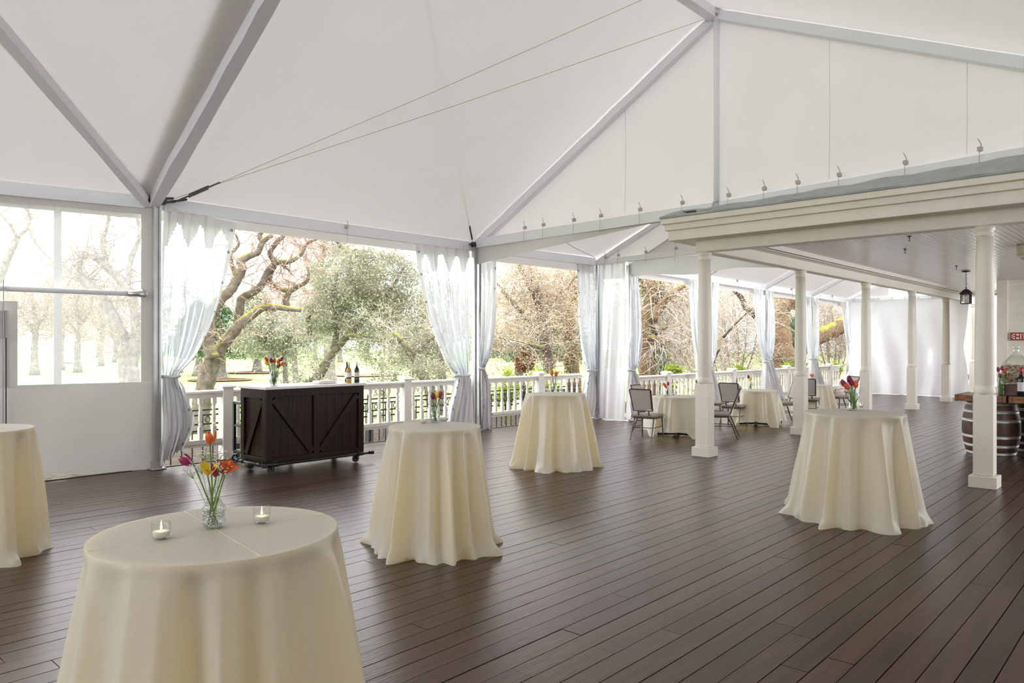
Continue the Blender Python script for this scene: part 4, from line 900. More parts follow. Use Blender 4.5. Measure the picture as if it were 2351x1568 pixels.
# ================================================================== TABLES AND CLOTHS
def table(x, y, R, zt, lab, seated=False):
    t = thing('round_table', 'round folding table hidden under '+lab, 'table', (x, y, 0)); z = zt-.006
    MB().lathe([(R-.03, z-.05), (R-.018, z-.045), (R-.016, z-.008), (R-.024, z-.002)], 40).build('tabletop', 'table_wood', t, False)
    MB().lathe([(.04, .05), (.04, z-.05)], 14).build('pole', 'black_metal', t, False)
    for k in range(4): a = k*PI/2+.4; MB().bar((0, 0, .04), (R*.8*math.cos(a), R*.8*math.sin(a), .022), .06, .035, ch=.01).build('foot', 'black_metal', t, False)
    return t
def cloth(x, y, R, zt, rb, label, seed, npl=13, hem=0.0, lift=None, squ=0, crease=None, cat='tablecloth', group='ivory floor length tablecloths'):
    """floor length cloth: flat top, tight edge band, pleats that open downward and pool on the deck; squ: square cloth whose sides hang above the floor"""
    c = thing('tablecloth', label, cat, (x, y, 0), 0, group); rg = random.Random(seed)
    ks = [(npl+rg.choice((-1, 0, 1)), rg.uniform(0, 6.28), 1.0), (int(npl*.6), rg.uniform(0, 6.28), .7), (int(npl*1.7), rg.uniform(0, 6.28), .35), (3, rg.uniform(0, 6.28), .35)]
    wp = [(2, rg.uniform(0, 6.28), .16), (5, rg.uniform(0, 6.28), .07)]
    def pl(th):
        w = th+sum(a*math.sin(k*th+p) for k, p, a in wp)
        v = 0
        u_ = 0
        for k, p, a in ks: v += a*(1-2*abs(math.sin(.5*(k*w+p)))**1.25); u_ += a*math.cos(k*w+p)
        return v/1.6, u_/2.4
    NT = 288; rows = []
    for f in (0.0, .3, .6, .85, .96, .992): rows.append(('t', f))
    for s in (.0016, .004, .012, .03, .05, .07, .10, .14, .19, .25, .32, .40, .48, .56, .64, .72, .79, .85, .90, .94, .97, .99, 1.0): rows.append(('d', s))
    vs = []; PLT = [pl(2*PI*j/NT) for j in range(NT)]
    for kind, s in rows:
        for j in range(NT):
            th = 2*PI*j/NT; p, p2 = PLT[j]
            if kind == 't': r = R*s; z = zt-(.002 if s > .9 else 0)
            else:
                drop = zt
                if squ:   # square cloth: hem follows a square outline
                    q = squ/max(abs(math.cos(th-.3)), abs(math.sin(th-.3))); drop = min(zt-.004, max(.63, q-R+.16))
                k = max(0, (s-.045)/.955); flare = (rb-R)*(k**1.05)*(drop/zt); amp = (.012*min(1, s*14)+.095*k**.7)*(drop/zt)
                z = zt-drop*s; p = p+(p2-p)*min(1, max(0, s-.6)/.4)*.75
                r = R+.004*min(1, s*60)+flare+amp*p
                if not squ and z < .09:
                    q = 1-z/.09; r += .045*q*(1+.7*math.sin(7*th+seed)+.5*math.sin(19*th)) - .025*q*q; z = max(.004, z+.028*q*(math.sin(11*th+seed*2)+.6*math.sin(27*th+seed)) if s < 1 else .004)
                else: z = max(.006, z)
            vs.append((r*math.cos(th), r*math.sin(th), z))
    fs = []
    n = len(rows)
    for i in range(n-1):
        for j in range(NT):
            a = i*NT+j; b = i*NT+(j+1) % NT; fs.append((a, b, b+NT, a+NT) if i else (a+NT, b, b+NT) if False else (a, b, b+NT, a+NT))
    # collapse the centre ring to one vertex
    vs[0:NT] = [(0, 0, zt)]*NT
    MB().add(vs, fs).build('drape', 'cloth', c, False, True)
    if crease is not None:
        for a in crease:
            q = Vector((math.cos(a), math.sin(a), 0))*R*.985; mb = MB().tube([(-q.x, -q.y, zt-.0008), (0, 0, zt-.0006), (q.x, q.y, zt-.0008)], .0022, 6)
            mb.build('fold_line', 'cloth', c, False)
    return c
TN, TM, TB_, TR, TL = (1.252, 2.597, .420, 1.03), (4.165, 4.725, .385, 1.02), (8.12, 6.65, .42, 1.02), (7.72, 2.49, .46, 1.035), (1.44, 7.21, .42, 1.03)
for (T, rb, lab, sd, cr) in ((TN, .54, 'the nearest tablecloth', 3, (math.radians(-8), math.radians(82))), (TM, .50, 'the middle tablecloth', 5, None), (TB_, .57, 'the tablecloth left of the corner column', 8, None), (TR, .62, 'the tablecloth at the right', 12, None), (TL, .46, 'the tablecloth cut by the left edge', 17, None)):
    table(T[0], T[1], T[2], T[3], lab)
    cloth(T[0], T[1], T[2], T[3], rb, {3: 'large ivory tablecloth on the nearest cocktail table with a vase and two lit candles', 5: 'ivory floor length tablecloth on the middle cocktail table right of the dark bar', 8: 'ivory floor length tablecloth on the cocktail table behind, with two red tulips', 12: 'ivory pooling tablecloth on the cocktail table at the right, before the porch columns', 17: 'ivory tablecloth on the cocktail table cut off by the left edge'}[sd], sd, 14 if sd == 8 else 12, crease=cr)
TS = [(12.38, 7.18, .46), (15.18, 6.90, .44), (18.18, 6.86, .44)]
for i, ((x, y, R), l) in enumerate(zip(TS, ('the nearest low table', 'the second low table', 'the third low table'))):
    table(x, y, R, .745, 'the tablecloth of '+l)
    cloth(x, y, R, .745, R+.14, ('ivory square tablecloth on the low table with the nearest brown chairs', 'ivory square tablecloth on the second low table, behind the corner column', 'ivory tablecloth on the farthest low table, behind the second porch column')[i], 21+i, 9, squ=.80, group='ivory square tablecloths')
# ================================================================== FLOWERS, VASES, CANDLES
def orient(vs, o, d):
    q = Vector((0, 0, 1)).rotation_difference(Vector(d).normalized()); o = Vector(o); return [q @ Vector(v)+o for v in vs]
def vase(kind, p, label, s=1.0, glass='plain_glass'):
    v = thing('vase', label, 'vase', p)
    if kind == 'facet': prof = [(.030, .0), (.035, .006), (.042, .02), (.036, .045), (.040, .062), (.042, .068), (.036, .080), (.024, .100), (.020, .108), (.023, .112), (.020, .116), (.019, .132), (.025, .138), (.0265, .142)]
    elif kind == 'bottle': prof = [(.026, 0), (.032, .006), (.033, .06), (.030, .075), (.018, .092), (.016, .11), (.021, .118)]
    elif kind == 'round': prof = [(.03, 0), (.05, .012), (.062, .07), (.055, .13), (.036, .18), (.035, .21), (.046, .235)]
    else: prof = [(.030, 0), (.033, .005), (.034, .10), (.036, .125)]
    prof = [(r*s, z*s) for r, z in prof]; n = 20 if kind != 'facet' else 24
    m_ = (lambda th, z: 1+.045*abs(math.sin(6*th)) if .01 < z/s < .08 else 1) if kind == 'facet' else None
    MB().lathe(prof, n, mod=m_, cap=False).lathe([(0, .001), (prof[0][0], .001)], n, cap=False).build('glass', glass, v, False, kind != 'facet')
    k = len(prof)*3//5; wp = [(r*.93, z+.003) for r, z in prof[:k]]+[(0, prof[k-1][1]+.003)]
    MB().lathe(wp, n, cap=True).build('water', 'plain_glass', v, False, True)
    MB().lathe([(prof[-1][0]-.0015*s, prof[-1][1]-.002), (prof[-1][0]+.0015*s, prof[-1][1]), (prof[-1][0]-.001*s, prof[-1][1]+.0015)], n, cap=False).build('rim', glass, v, False, True)
    return v
def tulip(b, tip, d, col, label, s=1.0, open_=.0, near=False, group=None, leaf=True):
    """b: foot of the stem, tip: underside of the bloom, d: direction the bloom points"""
    f = thing('tulip', label, 'flower', b, 0, group); b, tip, d = Vector(b), Vector(tip), Vector(d).normalized()
    mid = b.lerp(tip, .55)+Vector((0, 0, .012*s)); MB().tube(smooth_line([b, mid, tip-d*.012*s, tip+d*.004*s], 4), .0028*s if near else .0034*s, 6).build('stem', 'stem', f, smooth=True)
    Hh = .052*s; W = (.021 if near else .0165)*s
    if near:
        for k in range(6):
            a0 = k*PI/3+(.5 if k % 2 else 0); inn = 0 if k % 2 else .0012
            def pf(u, v):
                w = math.sin(PI*min(1, v*.93+.07))**.7; ang = a0+(u-.5)*1.35*w*(1-.25*v); r = (W*(math.sin(PI*(.12+.62*v))**.9)+open_*W*1.4*v*v-inn)
                return (r*math.cos(ang), r*math.sin(ang), Hh*v*(1-.10*abs(2*u-1)**2)*(1-.25*open_*v))
            g = MB().grid(pf, 6, 8); g.v = orient(g.v, tip, d); g.build('petal', col, f, smooth=True)
    else:
        prof = [(.0, 0), (.011*s, .003*s), (W, .016*s), (W*1.02, .028*s), (W*.8, .042*s), (W*.45, Hh)]
        g = MB().lathe(prof, 12, mod=lambda th, z: 1+.10*math.cos(3*th)); g.v = orient(g.v, tip, d); g.build('bloom', col, f, smooth=True)
    if leaf:
        a = random.uniform(0, 6.28); q = Vector((math.cos(a), math.sin(a), 0)); L_ = (tip-b)*.62
        def lf(u, v):
            w = .011*s*math.sin(PI*(.1+.9*v)); return b+L_*v+q*(.035*s*v*v)+q.cross(Vector((0, 0, 1)))*(u-.5)*2*w+Vector((0, 0, -.006*abs(u-.5)*s))
        MB().grid(lf, 3, 7).build('leaf', 'leaf_green', f, smooth=True)
    return f
def votive(p, label, lit=True):
    v = thing('votive_candle', label, 'candle', p, 0, 'votive candles')
    MB().lathe([(.020, 0), (.027, .006), (.0305, .03), (.0315, .058)], 22, cap=False).lathe([(0, .001), (.02, .001)], 16, cap=False).lathe([(.0315, .058), (.0330, .0595), (.0315, .061)], 22, cap=False).build('glass_cup', 'plain_glass', v, False, True)
    MB().lathe([(.018, .003), (.026, .008), (.0285, .024), (.024, .026), (0, .025)], 20).build('wax', 'wax', v, False, True)
    MB().tube([(0, 0, .024), (.001, 0, .032)], .0009, 5).build('wick', 'rubber', v, False)
    if lit: MB().lathe([(.0005, .030), (.0032, .036), (.0026, .042), (.0012, .049), (0, .054)], 8).build('flame', 'flame', v, False, True)
    return v
def on(px, py, z): x, y = gp(px, py, z); return (x, y, z)
ZN = TN[3]+.002; vb = on(491, 1210, ZN); vase('facet', vb, 'faceted pressed glass vase with tulips on the nearest table', 1.0, 'vase_glass')
dN = 2.64; stb = Vector(vb)+Vector((0, 0, .012))
for (px, py, dd, dr_, col, lab, op) in ((483, 1020, dN, (.05, 0, 1), 'tulip_red', 'tall upright red orange tulip in the nearest vase', 0), (440, 1066, dN-.02, (-.55, .55, .55), 'tulip_magenta', 'magenta tulip leaning far left in the nearest vase', 0),
                                 (478, 1090, dN-.06, (-.1, -.3, 1), 'tulip_yellow', 'open yellow tulip in the nearest vase', .6), (496, 1094, dN-.03, (0, -.2, 1), 'tulip_magenta', 'magenta tulip in the middle of the nearest vase', .15),
                                 (513, 1088, dN-.01, (.25, -.3, 1), 'tulip_orange', 'orange tulip with spread petals in the nearest vase', .45), (521, 1084, dN+.02, (.55, -.25, .9), 'tulip_red', 'red tulip leaning right in the nearest vase', .3)):
    sb = stb+Vector((random.uniform(-.024, .024), random.uniform(-.02, .02), 0)); tulip(sb, at(px, py, dd), dr_, col, lab, .95, op, True, None, False)
def babys_breath(b, spots, label, r=.0032):
    f = thing('babys_breath', label, 'flower', b); st = MB(); bl = MB(); rg = random.Random(4)
    for (c, sp, n) in spots:
        c = Vector(c); st.tube(smooth_line([b, Vector(b).lerp(c, .6)+Vector((0, 0, .01)), c], 3), .0008, 4)
        for i in range(n):
            q = c+Vector((rg.gauss(0, sp), rg.gauss(0, sp), rg.gauss(0, sp*.8))); st.tube([c.lerp(Vector(b), .12), q], .0004, 3)
            bl.lathe([(0, -r*.7), (r, 0), (r*.7, r*.6), (0, r*.7)], 6, tuple(q))
    st.build('stems', 'stem', f); prop(bl.build('blossoms', 'white_petal', f), None, None, None, 'stuff')
babys_breath(tuple(stb), [(at(436, 1084, dN), .016, 26), (at(470, 1046, dN+.03), .018, 30), (at(500, 1042, dN+.03), .018, 30), (at(460, 1072, dN-.02), .012, 14), (at(505, 1074, dN-.09), .014, 12), (at(516, 1086, dN-.09), .014, 8)], 'white baby\u2019s breath sprigs among the tulips of the nearest vase')
votive(on(370, 1236, ZN), 'lit votive candle left of the vase on the nearest table'); votive(on(601, 1200, ZN), 'lit votive candle right of the vase on the nearest table')
def bouquet(vp, vh, heads, ref, s=1.15):
    for i, (px, py, col, what) in enumerate(heads):
        d0 = FW[0]*vp[0]+FW[1]*vp[1]; t_ = Vector(at(px, py, d0+random.uniform(-.03, .03))); c = Vector((vp[0], vp[1], vp[2]+vh))
        dd = (t_-c); dd.z = abs(dd.z)+.05; t2 = t_-dd.normalized()*.03
        tulip((vp[0]+random.uniform(-.01, .01), vp[1]+random.uniform(-.01, .01), vp[2]+.01), t2, dd, col, what+' '+ref, s)
p = on(999, 970, TM[3]+.002); vase('bottle', p, 'small clear bottle vase on the middle cocktail table', 1.15)
bouquet(p, .12, [(994, 909, 'tulip_purple', 'dark purple tulip'), (1003, 907, 'tulip_yellow', 'yellow tulip'), (1011, 906, 'tulip_magenta', 'magenta tulip')], 'in the bottle vase on the middle cocktail table')
votive(on(972, 971, TM[3]+.002), 'votive candle left of the bottle vase on the middle table', False); votive(on(1022, 966, TM[3]+.002), 'votive candle right of the bottle vase on the middle table', False)
p = on(1273, 897, TB_[3]+.002); vase('bottle', p, 'small clear vase with two red tulips on the third cocktail table', 1.3)
bouquet(p, .12, [(1267, 858, 'tulip_red', 'taller red tulip leaning left'), (1277, 860, 'tulip_red', 'red tulip on the right')], 'in the small vase on the third cocktail table', 1.5)
votive(on(1259, 899, TB_[3]+.002), 'votive candle left of the two red tulips', False); votive(on(1288, 897, TB_[3]+.002), 'votive candle right of the two red tulips', False)
p = on(1961, 941, TR[3]+.002); vase('cyl', p, 'clear glass vase with pink and red tulips on the right cocktail table', 1.5)
bouquet(p, .17, [(1938, 881, 'tulip_magenta', 'magenta tulip leaning left'), (1955, 879, 'tulip_magenta', 'magenta tulip standing upright'), (1965, 884, 'tulip_red', 'red tulip on the right'), (1946, 889, 'tulip_orange', 'small orange tulip low on the left'), (1951, 873, 'tulip_purple', 'dark closed tulip bud on top')], 'in the vase on the right cocktail table', 1.5)
d_ = FW[0]*p[0]+FW[1]*p[1]; babys_breath((p[0], p[1], p[2]+.02), [(at(1975, 893, d_), .03, 14), (at(1946, 897, d_-.03), .022, 14)], 'white baby\u2019s breath sprig in the right cocktail table vase', .005)
votive(on(1950, 942, TR[3]+.002), 'votive candle left of the vase on the right cocktail table'); votive(on(1975, 936, TR[3]+.002), 'votive candle right of the vase on the right cocktail table')
for px, py, hs, r in ((1533, 907, [(1526, 884, 'tulip_orange', 'orange tulip'), (1534, 882, 'tulip_magenta', 'magenta tulip'), (1529, 888, 'tulip_red', 'low red tulip')], 'in the vase on the nearest low table'), (1723, 893, [(1719, 866, 'tulip_purple', 'purple tulip'), (1724, 871, 'tulip_yellow', 'small yellow tulip')], 'in the vase on the second low table'), (1864, 881, [(1862, 862, 'tulip_red', 'red tulip on the left'), (1866, 863, 'tulip_orange', 'orange tulip')], 'in the vase on the third low table')):
    p = on(px, py, .749); vase('bottle', p, 'small clear vase'+r.replace('in the vase', ''), 1.35); bouquet(p, .13, hs, r, 1.5)
for px, py, l in ((1527, 909, 'votive candle left of the vase on the nearest low table'), (1546, 907, 'votive candle right of the vase on the nearest low table')): votive(on(px, py, .749), l, False)
# ================================================================== CHAIRS
def make_chair(label):
    c = thing('banquet_chair', label, 'chair', (0, 0, 0), 0, 'brown framed banquet chairs')
    g = MB().box((.02, 0, .445), (.42, .44, .055), 0, .02); g.build('seat', 'chair_seat', c, False)
    MB().box((.02, 0, .405), (.40, .42, .025), 0, .006).build('seat_frame', 'chair_metal', c, False)
    bx = lambda z: -.20-.16*max(0, (z-.5))/.42
    w = .40
    def bk(u, v): z = .56+.35*v; return (bx(z)+.012, (u-.5)*(w-.03-.04*(1-v)), z)
    f_ = MB().grid(bk, 4, 6); n_ = len(f_.v); f_.add([(x-.03, y, z) for x, y, z in f_.v], [tuple(reversed(f)) for f in f_.f]); f_.build('backrest', 'chair_fabric', c, False)
    fr = MB(); fr.tube([(bx(.54), -w/2+.02, .54), (bx(.91), -w/2, .91), (bx(.925), -w/2+.01, .925), (bx(.925), w/2-.01, .925), (bx(.91), w/2, .91), (bx(.54), w/2-.02, .54), (bx(.54), -w/2+.02, .54)], .013, 6); fr.build('back_frame', 'chair_metal', c, False)
    for s in (-1, 1): MB().tube([(bx(.54), s*.10, .55), (-.19, s*.10, .47), (-.15, s*.10, .42)], .013, 6).build('back_strut', 'chair_metal', c, False)
    for s in (-1, 1):
        MB().tube([(.20, s*.19, .41), (.23, s*.20, .012)], [.014, .011], 8).build('leg', 'chair_metal', c, False)
        MB().tube([(-.16, s*.18, .41), (-.22, s*.19, .28), (-.33, s*.20, .012)], [.015, .014, .011], 8).build('leg', 'chair_metal', c, False)
        MB().tube([(.215, s*.19, .24), (-.23, s*.19, .24)], .008, 6).build('stretcher', 'chair_metal', c, False)
    MB().tube([(-.235, -.19, .24), (-.235, .19, .24)], .008, 6).build('stretcher', 'chair_metal', c, False)
    return c
ch0 = None
for x, y, rz, l in ((11.48, 7.25, 10, 'nearest brown banquet chair seen from behind, left of the corner column'), (12.47, 7.78, -84, 'brown banquet chair facing us behind the nearest low table'), (12.60, 6.42, 112, 'brown banquet chair seen edge on, just right of the corner column'), (14.52, 7.08, 8, 'brown banquet chair seen from behind at the second low table'),
                    (15.05, 7.78, -88, 'brown banquet chair facing us behind the second low table'), (16.02, 6.62, 148, 'brown banquet chair seen from the side, left of the second porch column'), (18.98, 6.42, 145, 'brown banquet chair seen from the side, right of the third low table'), (17.55, 6.68, 12, 'brown banquet chair half hidden by the second porch column')):
    if ch0 is None: c = ch0 = make_chair(l)
    else: c = copy_tree(ch0); c['label'] = l
    c.location = (x, y, 0); c.rotation_euler.z = math.radians(rz)
# ================================================================== DARK BAR
BX0, BX1, BY0, BY1, BZ = 4.955, 6.50, 8.93, 9.62, 1.115
bar = thing('mobile_bar', 'dark stained wooden bar on casters with crossed braces and a white top', 'bar', ((BX0+BX1)/2, (BY0+BY1)/2, 0)); z0, z1 = .115, BZ
MB().box(((BX0+BX1)/2, (BY0+BY1)/2, (z0+z1)/2), (BX1-BX0-.08, BY1-BY0-.08, z1-z0-.01)).build('carcass', 'bar_wood', bar)
def fb(p, q, w, name, y=BY0+.012): return MB().bar((p[0], y, p[1]), (q[0], y, q[1]), .026, w, up=(-(q[1]-p[1]), 0, q[0]-p[0]), ch=.002).build(name, 'bar_wood', bar)
xm = BX0+(BX1-BX0)*.49
for x in (BX0+.045, xm, BX1-.045): fb((x, z0), (x, z1), .09, 'stile')
for a, b in ((BX0+.09, xm-.045), (xm+.045, BX1-.09)): fb((a, z1-.05), (b, z1-.05), .10, 'rail'); fb((a, z0+.05), (b, z0+.05), .10, 'rail')
fb((BX0+.11, z1-.13), (xm-.065, z0+.13), .085, 'brace', BY0+.014); fb((xm+.065, z0+.13), (BX1-.11, z1-.13), .085, 'brace', BY0+.014)
for a, b in ((BX0+.09, xm-.045), (xm+.045, BX1-.09)):
    n = 5; w = (b-a)/n
    for i in range(n): MB().box((a+w*(i+.5), BY0+.034, (z0+z1)/2), (w-.004, .012, z1-z0-.2), 0, .002).build('plank', 'bar_wood', bar)
def sb(p, q, w, name, x=BX0+.012): return MB().bar((x, p[0], p[1]), (x, q[0], q[1]), .026, w, up=(0, -(q[1]-p[1]), q[0]-p[0]), ch=.002).build(name, 'bar_wood', bar)
for y in (BY0+.07, BY1-.045): sb((y, z0), (y, z1), .09, 'stile')
sb((BY0+.115, z1-.06), (BY1-.09, z1-.06), .12, 'rail'); sb((BY0+.115, z0+.05), (BY1-.09, z0+.05), .10, 'rail')
sb((BY1-.13, z0+.12), (BY0+.14, z1-.14), .085, 'brace', BX0+.014)
w = (BY1-BY0-.205)/4
for i in range(4): MB().box((BX0+.034, BY0+.115+w*(i+.5), (z0+z1)/2), (.012, w-.004, z1-z0-.2), 0, .002).build('plank', 'bar_wood', bar)
for y in (BY1-.02,): MB().box(((BX0+BX1)/2, y, (z0+z1)/2), (BX1-BX0, .03, z1-z0), 0, .003).build('back_panel', 'bar_wood', bar)
MB().box((BX1-.016, (BY0+BY1)/2+.02, (z0+z1)/2), (.03, BY1-BY0-.06, z1-z0), 0, .003).build('side_panel', 'bar_wood', bar)
MB().box(((BX0+BX1)/2, (BY0+BY1)/2, BZ+.02), (BX1-BX0+.05, BY1-BY0+.05, .036), 0, .006).build('counter_top', 'stone_top', bar)
def caster(x, y, par, r=.045, world=True):
    MB().tube([(x, y-.014, r+.004), (x, y+.014, r+.004)], r, 16).build('caster', 'rubber', par, world); MB().tube([(x, y-.016, r+.004), (x, y+.016, r+.004)], r*.45, 12).bar((x, y-.02, r), (x, y-.02, r*2.3), .02, .004).bar((x, y+.02, r), (x, y+.02, r*2.3), .02, .004).box((x, y, r*2.35), (.05, .055, .008)).build('caster_fork', 'chrome' if not world else 'pipe_metal', par, world)
for x in (BX0+.10, BX1-.10):
    for y in (BY0+.06, BY1-.08): caster(x, y, bar, .05)
yp, xp_, zp = BY0-.055, BX0-.055, .135
MB().tube([(xp_-.0, yp, zp), (BX1+.09, yp, zp)], .019, 12).tube([(xp_, yp, zp), (xp_, BY1-.02, zp)], .019, 12).build('pipe_rail', 'pipe_metal', bar, smooth=True)
pf_ = MB()
for x in (BX0+.10, BX1-.10): pf_.tube([(x-.04, yp, zp), (x+.04, yp, zp)], .027, 12).tube([(x, yp, zp), (x, BY0+.004, zp)], .018, 10).tube([(x, BY0-.012, zp), (x, BY0+.002, zp)], .045, 16)
for y in (BY0+.10, BY1-.14): pf_.tube([(xp_, y-.035, zp), (xp_, y+.035, zp)], .027, 12).tube([(xp_, y, zp), (BX0+.004, y, zp)], .018, 10).tube([(BX0-.012, y, zp), (BX0+.002, y, zp)], .042, 16)
pf_.tube([(xp_-.028, yp, zp), (xp_+.04, yp, zp)], .028, 12).tube([(xp_, yp-.028, zp), (xp_, yp+.04, zp)], .028, 12).tube([(BX1+.06, yp, zp), (BX1+.10, yp, zp)], .026, 12).tube([(BX1+.10, yp, zp), (BX1+.125, yp, zp)], .03, 8).tube([(xp_, BY1-.04, zp), (xp_, BY1+.0, zp)], .027, 12)
pf_.build('pipe_fitting', 'pipe_metal', bar, smooth=False)
ZB = BZ+.039
def bottle(p, label, glass, foil, h=.30, r=.037, dark_label=True):
    b = thing('wine_bottle', label, 'bottle', p); k = h/.30
    MB().lathe([(r*.9, 0), (r, .006*k), (r, .175*k), (r*.92, .195*k), (r*.45, .225*k), (.0145*k, .24*k), (.014*k, .285*k)], 20).build('glass', glass, b, False, True)
    MB().lathe([(.0152*k, .232*k), (.0152*k, .298*k), (.012*k, .30*k)], 16).build('foil', foil, b, False, True)
    MB().lathe([(r+.0006, .055*k), (r+.0006, .15*k)], 20, cap=False).build('label', 'label_paper', b, False, True)
    if dark_label: MB().lathe([(r+.0012, .06*k), (r+.0012, .085*k)], 20, cap=False, c=(0, 0, 0)).build('label_picture', 'label_dark', b, False, True)
    return b
x, _ = onY(801, BY0+.12); bottle((x, BY0+.12, ZB), 'white wine bottle with golden wine, left of the pair on the dark bar', 'wine_gold', 'foil'); x, _ = onY(819, BY0+.12); bottle((x, BY0+.12, ZB), 'dark red wine bottle on the right end of the dark bar', 'wine_dark', 'foil', .305)
x, _ = onY(797, BY0+.34); bottle((x, BY0+.34, ZB), 'dark wine bottle standing just behind the golden one on the bar', 'wine_dark', 'label_dark', .30, .036, False)
x, _ = onY(629, BY0+.2); p = (x, BY0+.2, ZB); vase('round', p, 'round clear glass vase holding a big tulip bouquet on the dark bar', 1.1)
bouquet(p, .24, [(612, 825, 'tulip_orange', 'orange tulip at the upper left'), (613, 834, 'tulip_yellow', 'yellow tulip at the left'), (623, 828, 'tulip_purple', 'dark purple tulip at the middle'), (630, 829, 'tulip_orange', 'pale orange tulip in the centre'), (639, 830, 'tulip_red', 'red tulip right of centre'), (646, 825, 'tulip_magenta', 'magenta tulip at the upper right'), (639, 841, 'tulip_purple', 'low purple tulip on the right'), (648, 836, 'tulip_red', 'red tulip at the far right')], 'of the bouquet on the dark bar', 1.35)
x, _ = onY(744, BY0+.25); tw = thing('folded_towel', 'folded white towel lying on the dark bar top', 'towel', (x, BY0+.25, ZB))
for k in range(3): MB().box((.0, 0, .009+.014*k), (.30-.02*k, .20-.015*k, .014), .05*k, .005).build('fold', 'towel', tw, False)
MB().box((.02, -.105, .014), (.12, .01, .022), 0, .003).build('tag', 'label_paper', tw, False)
# ---- black cart behind the bar
ct = thing('service_cart', 'black three tier metal cart on casters behind the left end of the bar', 'cart', (5.25, 10.0, 0)); cw, cd = .70, .38
for x in (0, cw):
    for y in (0, cd): MB().box((x, y, .50), (.04, .04, .76), 0, .003).build('leg', 'black_metal', ct, False); caster(x, y, ct, .05, False)
for z in (.155, .53, .86):
    MB().box((cw/2, cd/2, z), (cw+.03, cd+.03, .035), 0, .003).build('shelf', 'black_metal', ct, False)
MB().box((cw/2, cd/2, .53+.02), (cw-.05, cd-.05, .004)).build('shelf_liner', 'pipe_metal', ct, False)
for k, (x, y) in enumerate(((.10, .12), (.16, .24))):
    wg = thing('wine_glass', 'clear stemmed wine glass on the black cart, '+('nearer the bar' if k == 0 else 'behind the first'), 'glass', (5.25+x, 10+y, .88))
    MB().lathe([(.032, 0), (.03, .003), (.004, .008), (.0035, .085), (.012, .095), (.034, .125), (.036, .16), (.030, .20)], 18, cap=False).build('bowl_and_stem', 'plain_glass', wg, False, True)
# ================================================================== BARREL BAR UNDER THE PORCH
def barrel(x, y, label, h=.83, r=.395, rh=.32, rz=0):
    b = thing('wine_barrel', label, 'barrel', (x, y, 0), rz, 'wine barrels'); n = 20; nz = 9
    rad = lambda z: rh+(r-rh)*math.sin(PI*(.02+.96*z/h))**.9
    vs = []; g = .004
    for k in range(nz+1):
        z = .003+(h-.006)*k/nz
        for j in range(4):
            a = (-.5+(j)/3)*(2*PI/n)*(1-.02); vs.append((rad(z)*math.cos(a), rad(z)*math.sin(a), z))
        for j in (3, 0):
            a = (-.5+(j)/3)*(2*PI/n)*.98; vs.append(((rad(z)-.025)*math.cos(a), (rad(z)-.025)*math.sin(a), z))
    fs = [(k*6+j, k*6+(j+1) % 6, (k+1)*6+(j+1) % 6, (k+1)*6+j) for k in range(nz) for j in range(6)]+[tuple(range(5, -1, -1)), tuple(nz*6+j for j in range(6))]
    o = MB().add(vs, fs).build('stave', 'barrel_wood', b, False); me = o.data
    for i in range(1, n): inst(me, 'stave', b, (0, 0, 0), i*2*PI/n)
    for z in (.03, .15, .27+.02, .54, .68, .80): MB().lathe([(rad(z-.022)+.003, z-.022), (rad(z+.022)+.003, z+.022), (rad(z+.022)-.002, z+.022)], 40, cap=False).build('hoop', 'barrel_hoop', b, False, True)
    for z in (.025, h-.025): MB().lathe([(0, z), (rad(z)-.02, z)], 24, cap=False).build('head', 'barrel_wood', b, False)
    MB().tube([(-rad(.47)-.004, 0, .48), (-rad(.47)+.02, 0, .48)], .025, 12).build('bung_hole', 'rubber', b, False)
    return b
barrel(13.66, 2.36, 'dark wine barrel with grey hoops, half hidden behind the nearest porch column', rz=-.55); barrel(13.60, 1.52, 'wine barrel at the right edge of the picture under the wooden counter', rz=.5); barrel(14.50, 1.95, 'wine barrel at the back, seen between the two front ones', .83, .36, .30, .2)
ZT = .935
def slab(y0, y1, label, x0=13.22, x1=14.10):
    s = thing('counter_slab', label, 'counter', (x0, y0, ZT-.10)); n = 3; L = y0-y1
    for i in range(n):
        w = (L-.10)/n; MB().box((x0+(x1-x0)/2, y0-.05-w*(i+.5), ZT-.05), (x1-x0, w-.004, .095), 0, .005).build('plank', 'slab_wood', s)
    for y in (y0-.024, y1+.024): MB().box((x0+(x1-x0)/2, y, ZT-.05), (x1-x0, .045, .10), 0, .006).build('end_board', 'slab_wood', s)
slab(2.77, 2.09, 'thick reddish wood counter slab on barrels behind the nearest column'); slab(2.06, 1.20, 'thick wood counter slab at the right edge carrying the cork jar')
y, _ = onX(2318, 13.42); bxx = thing('wooden_crate', 'small reddish wooden box under the cork filled jar', 'box', (13.42+.12, y, ZT))
for s in (-1, 1): MB().box((s*.13, 0, .085), (.02, .28, .165), 0, .003).build('side', 'box_wood', bxx, False); MB().box((0, s*.13, .085), (.24, .02, .165), 0, .003).build('side', 'box_wood', bxx, False)
MB().box((0, 0, .012), (.24, .24, .02)).build('bottom', 'box_wood', bxx, False); MB().box((0, 0, .160), (.24, .24, .014)).build('lid', 'box_wood', bxx, False)
y, _ = onX(2333, 13.56); cp = (13.56, y, ZT+.172)
cj = thing('carboy', 'large greenish glass jar with a narrow neck, filled with corks', 'jar', cp)
cprof = [(.10, .0), (.165, .02), (.205, .08), (.215, .17), (.205, .26), (.165, .34), (.09, .42), (.045, .47), (.036, .52), (.036, .545), (.045, .55), (.045, .57)]
MB().lathe(cprof, 32, cap=False).lathe([(0, .001), (.1, .001)], 32, cap=False).build('glass', 'carboy_glass', cj, False, True)
ck = MB(); rg = random.Random(9)
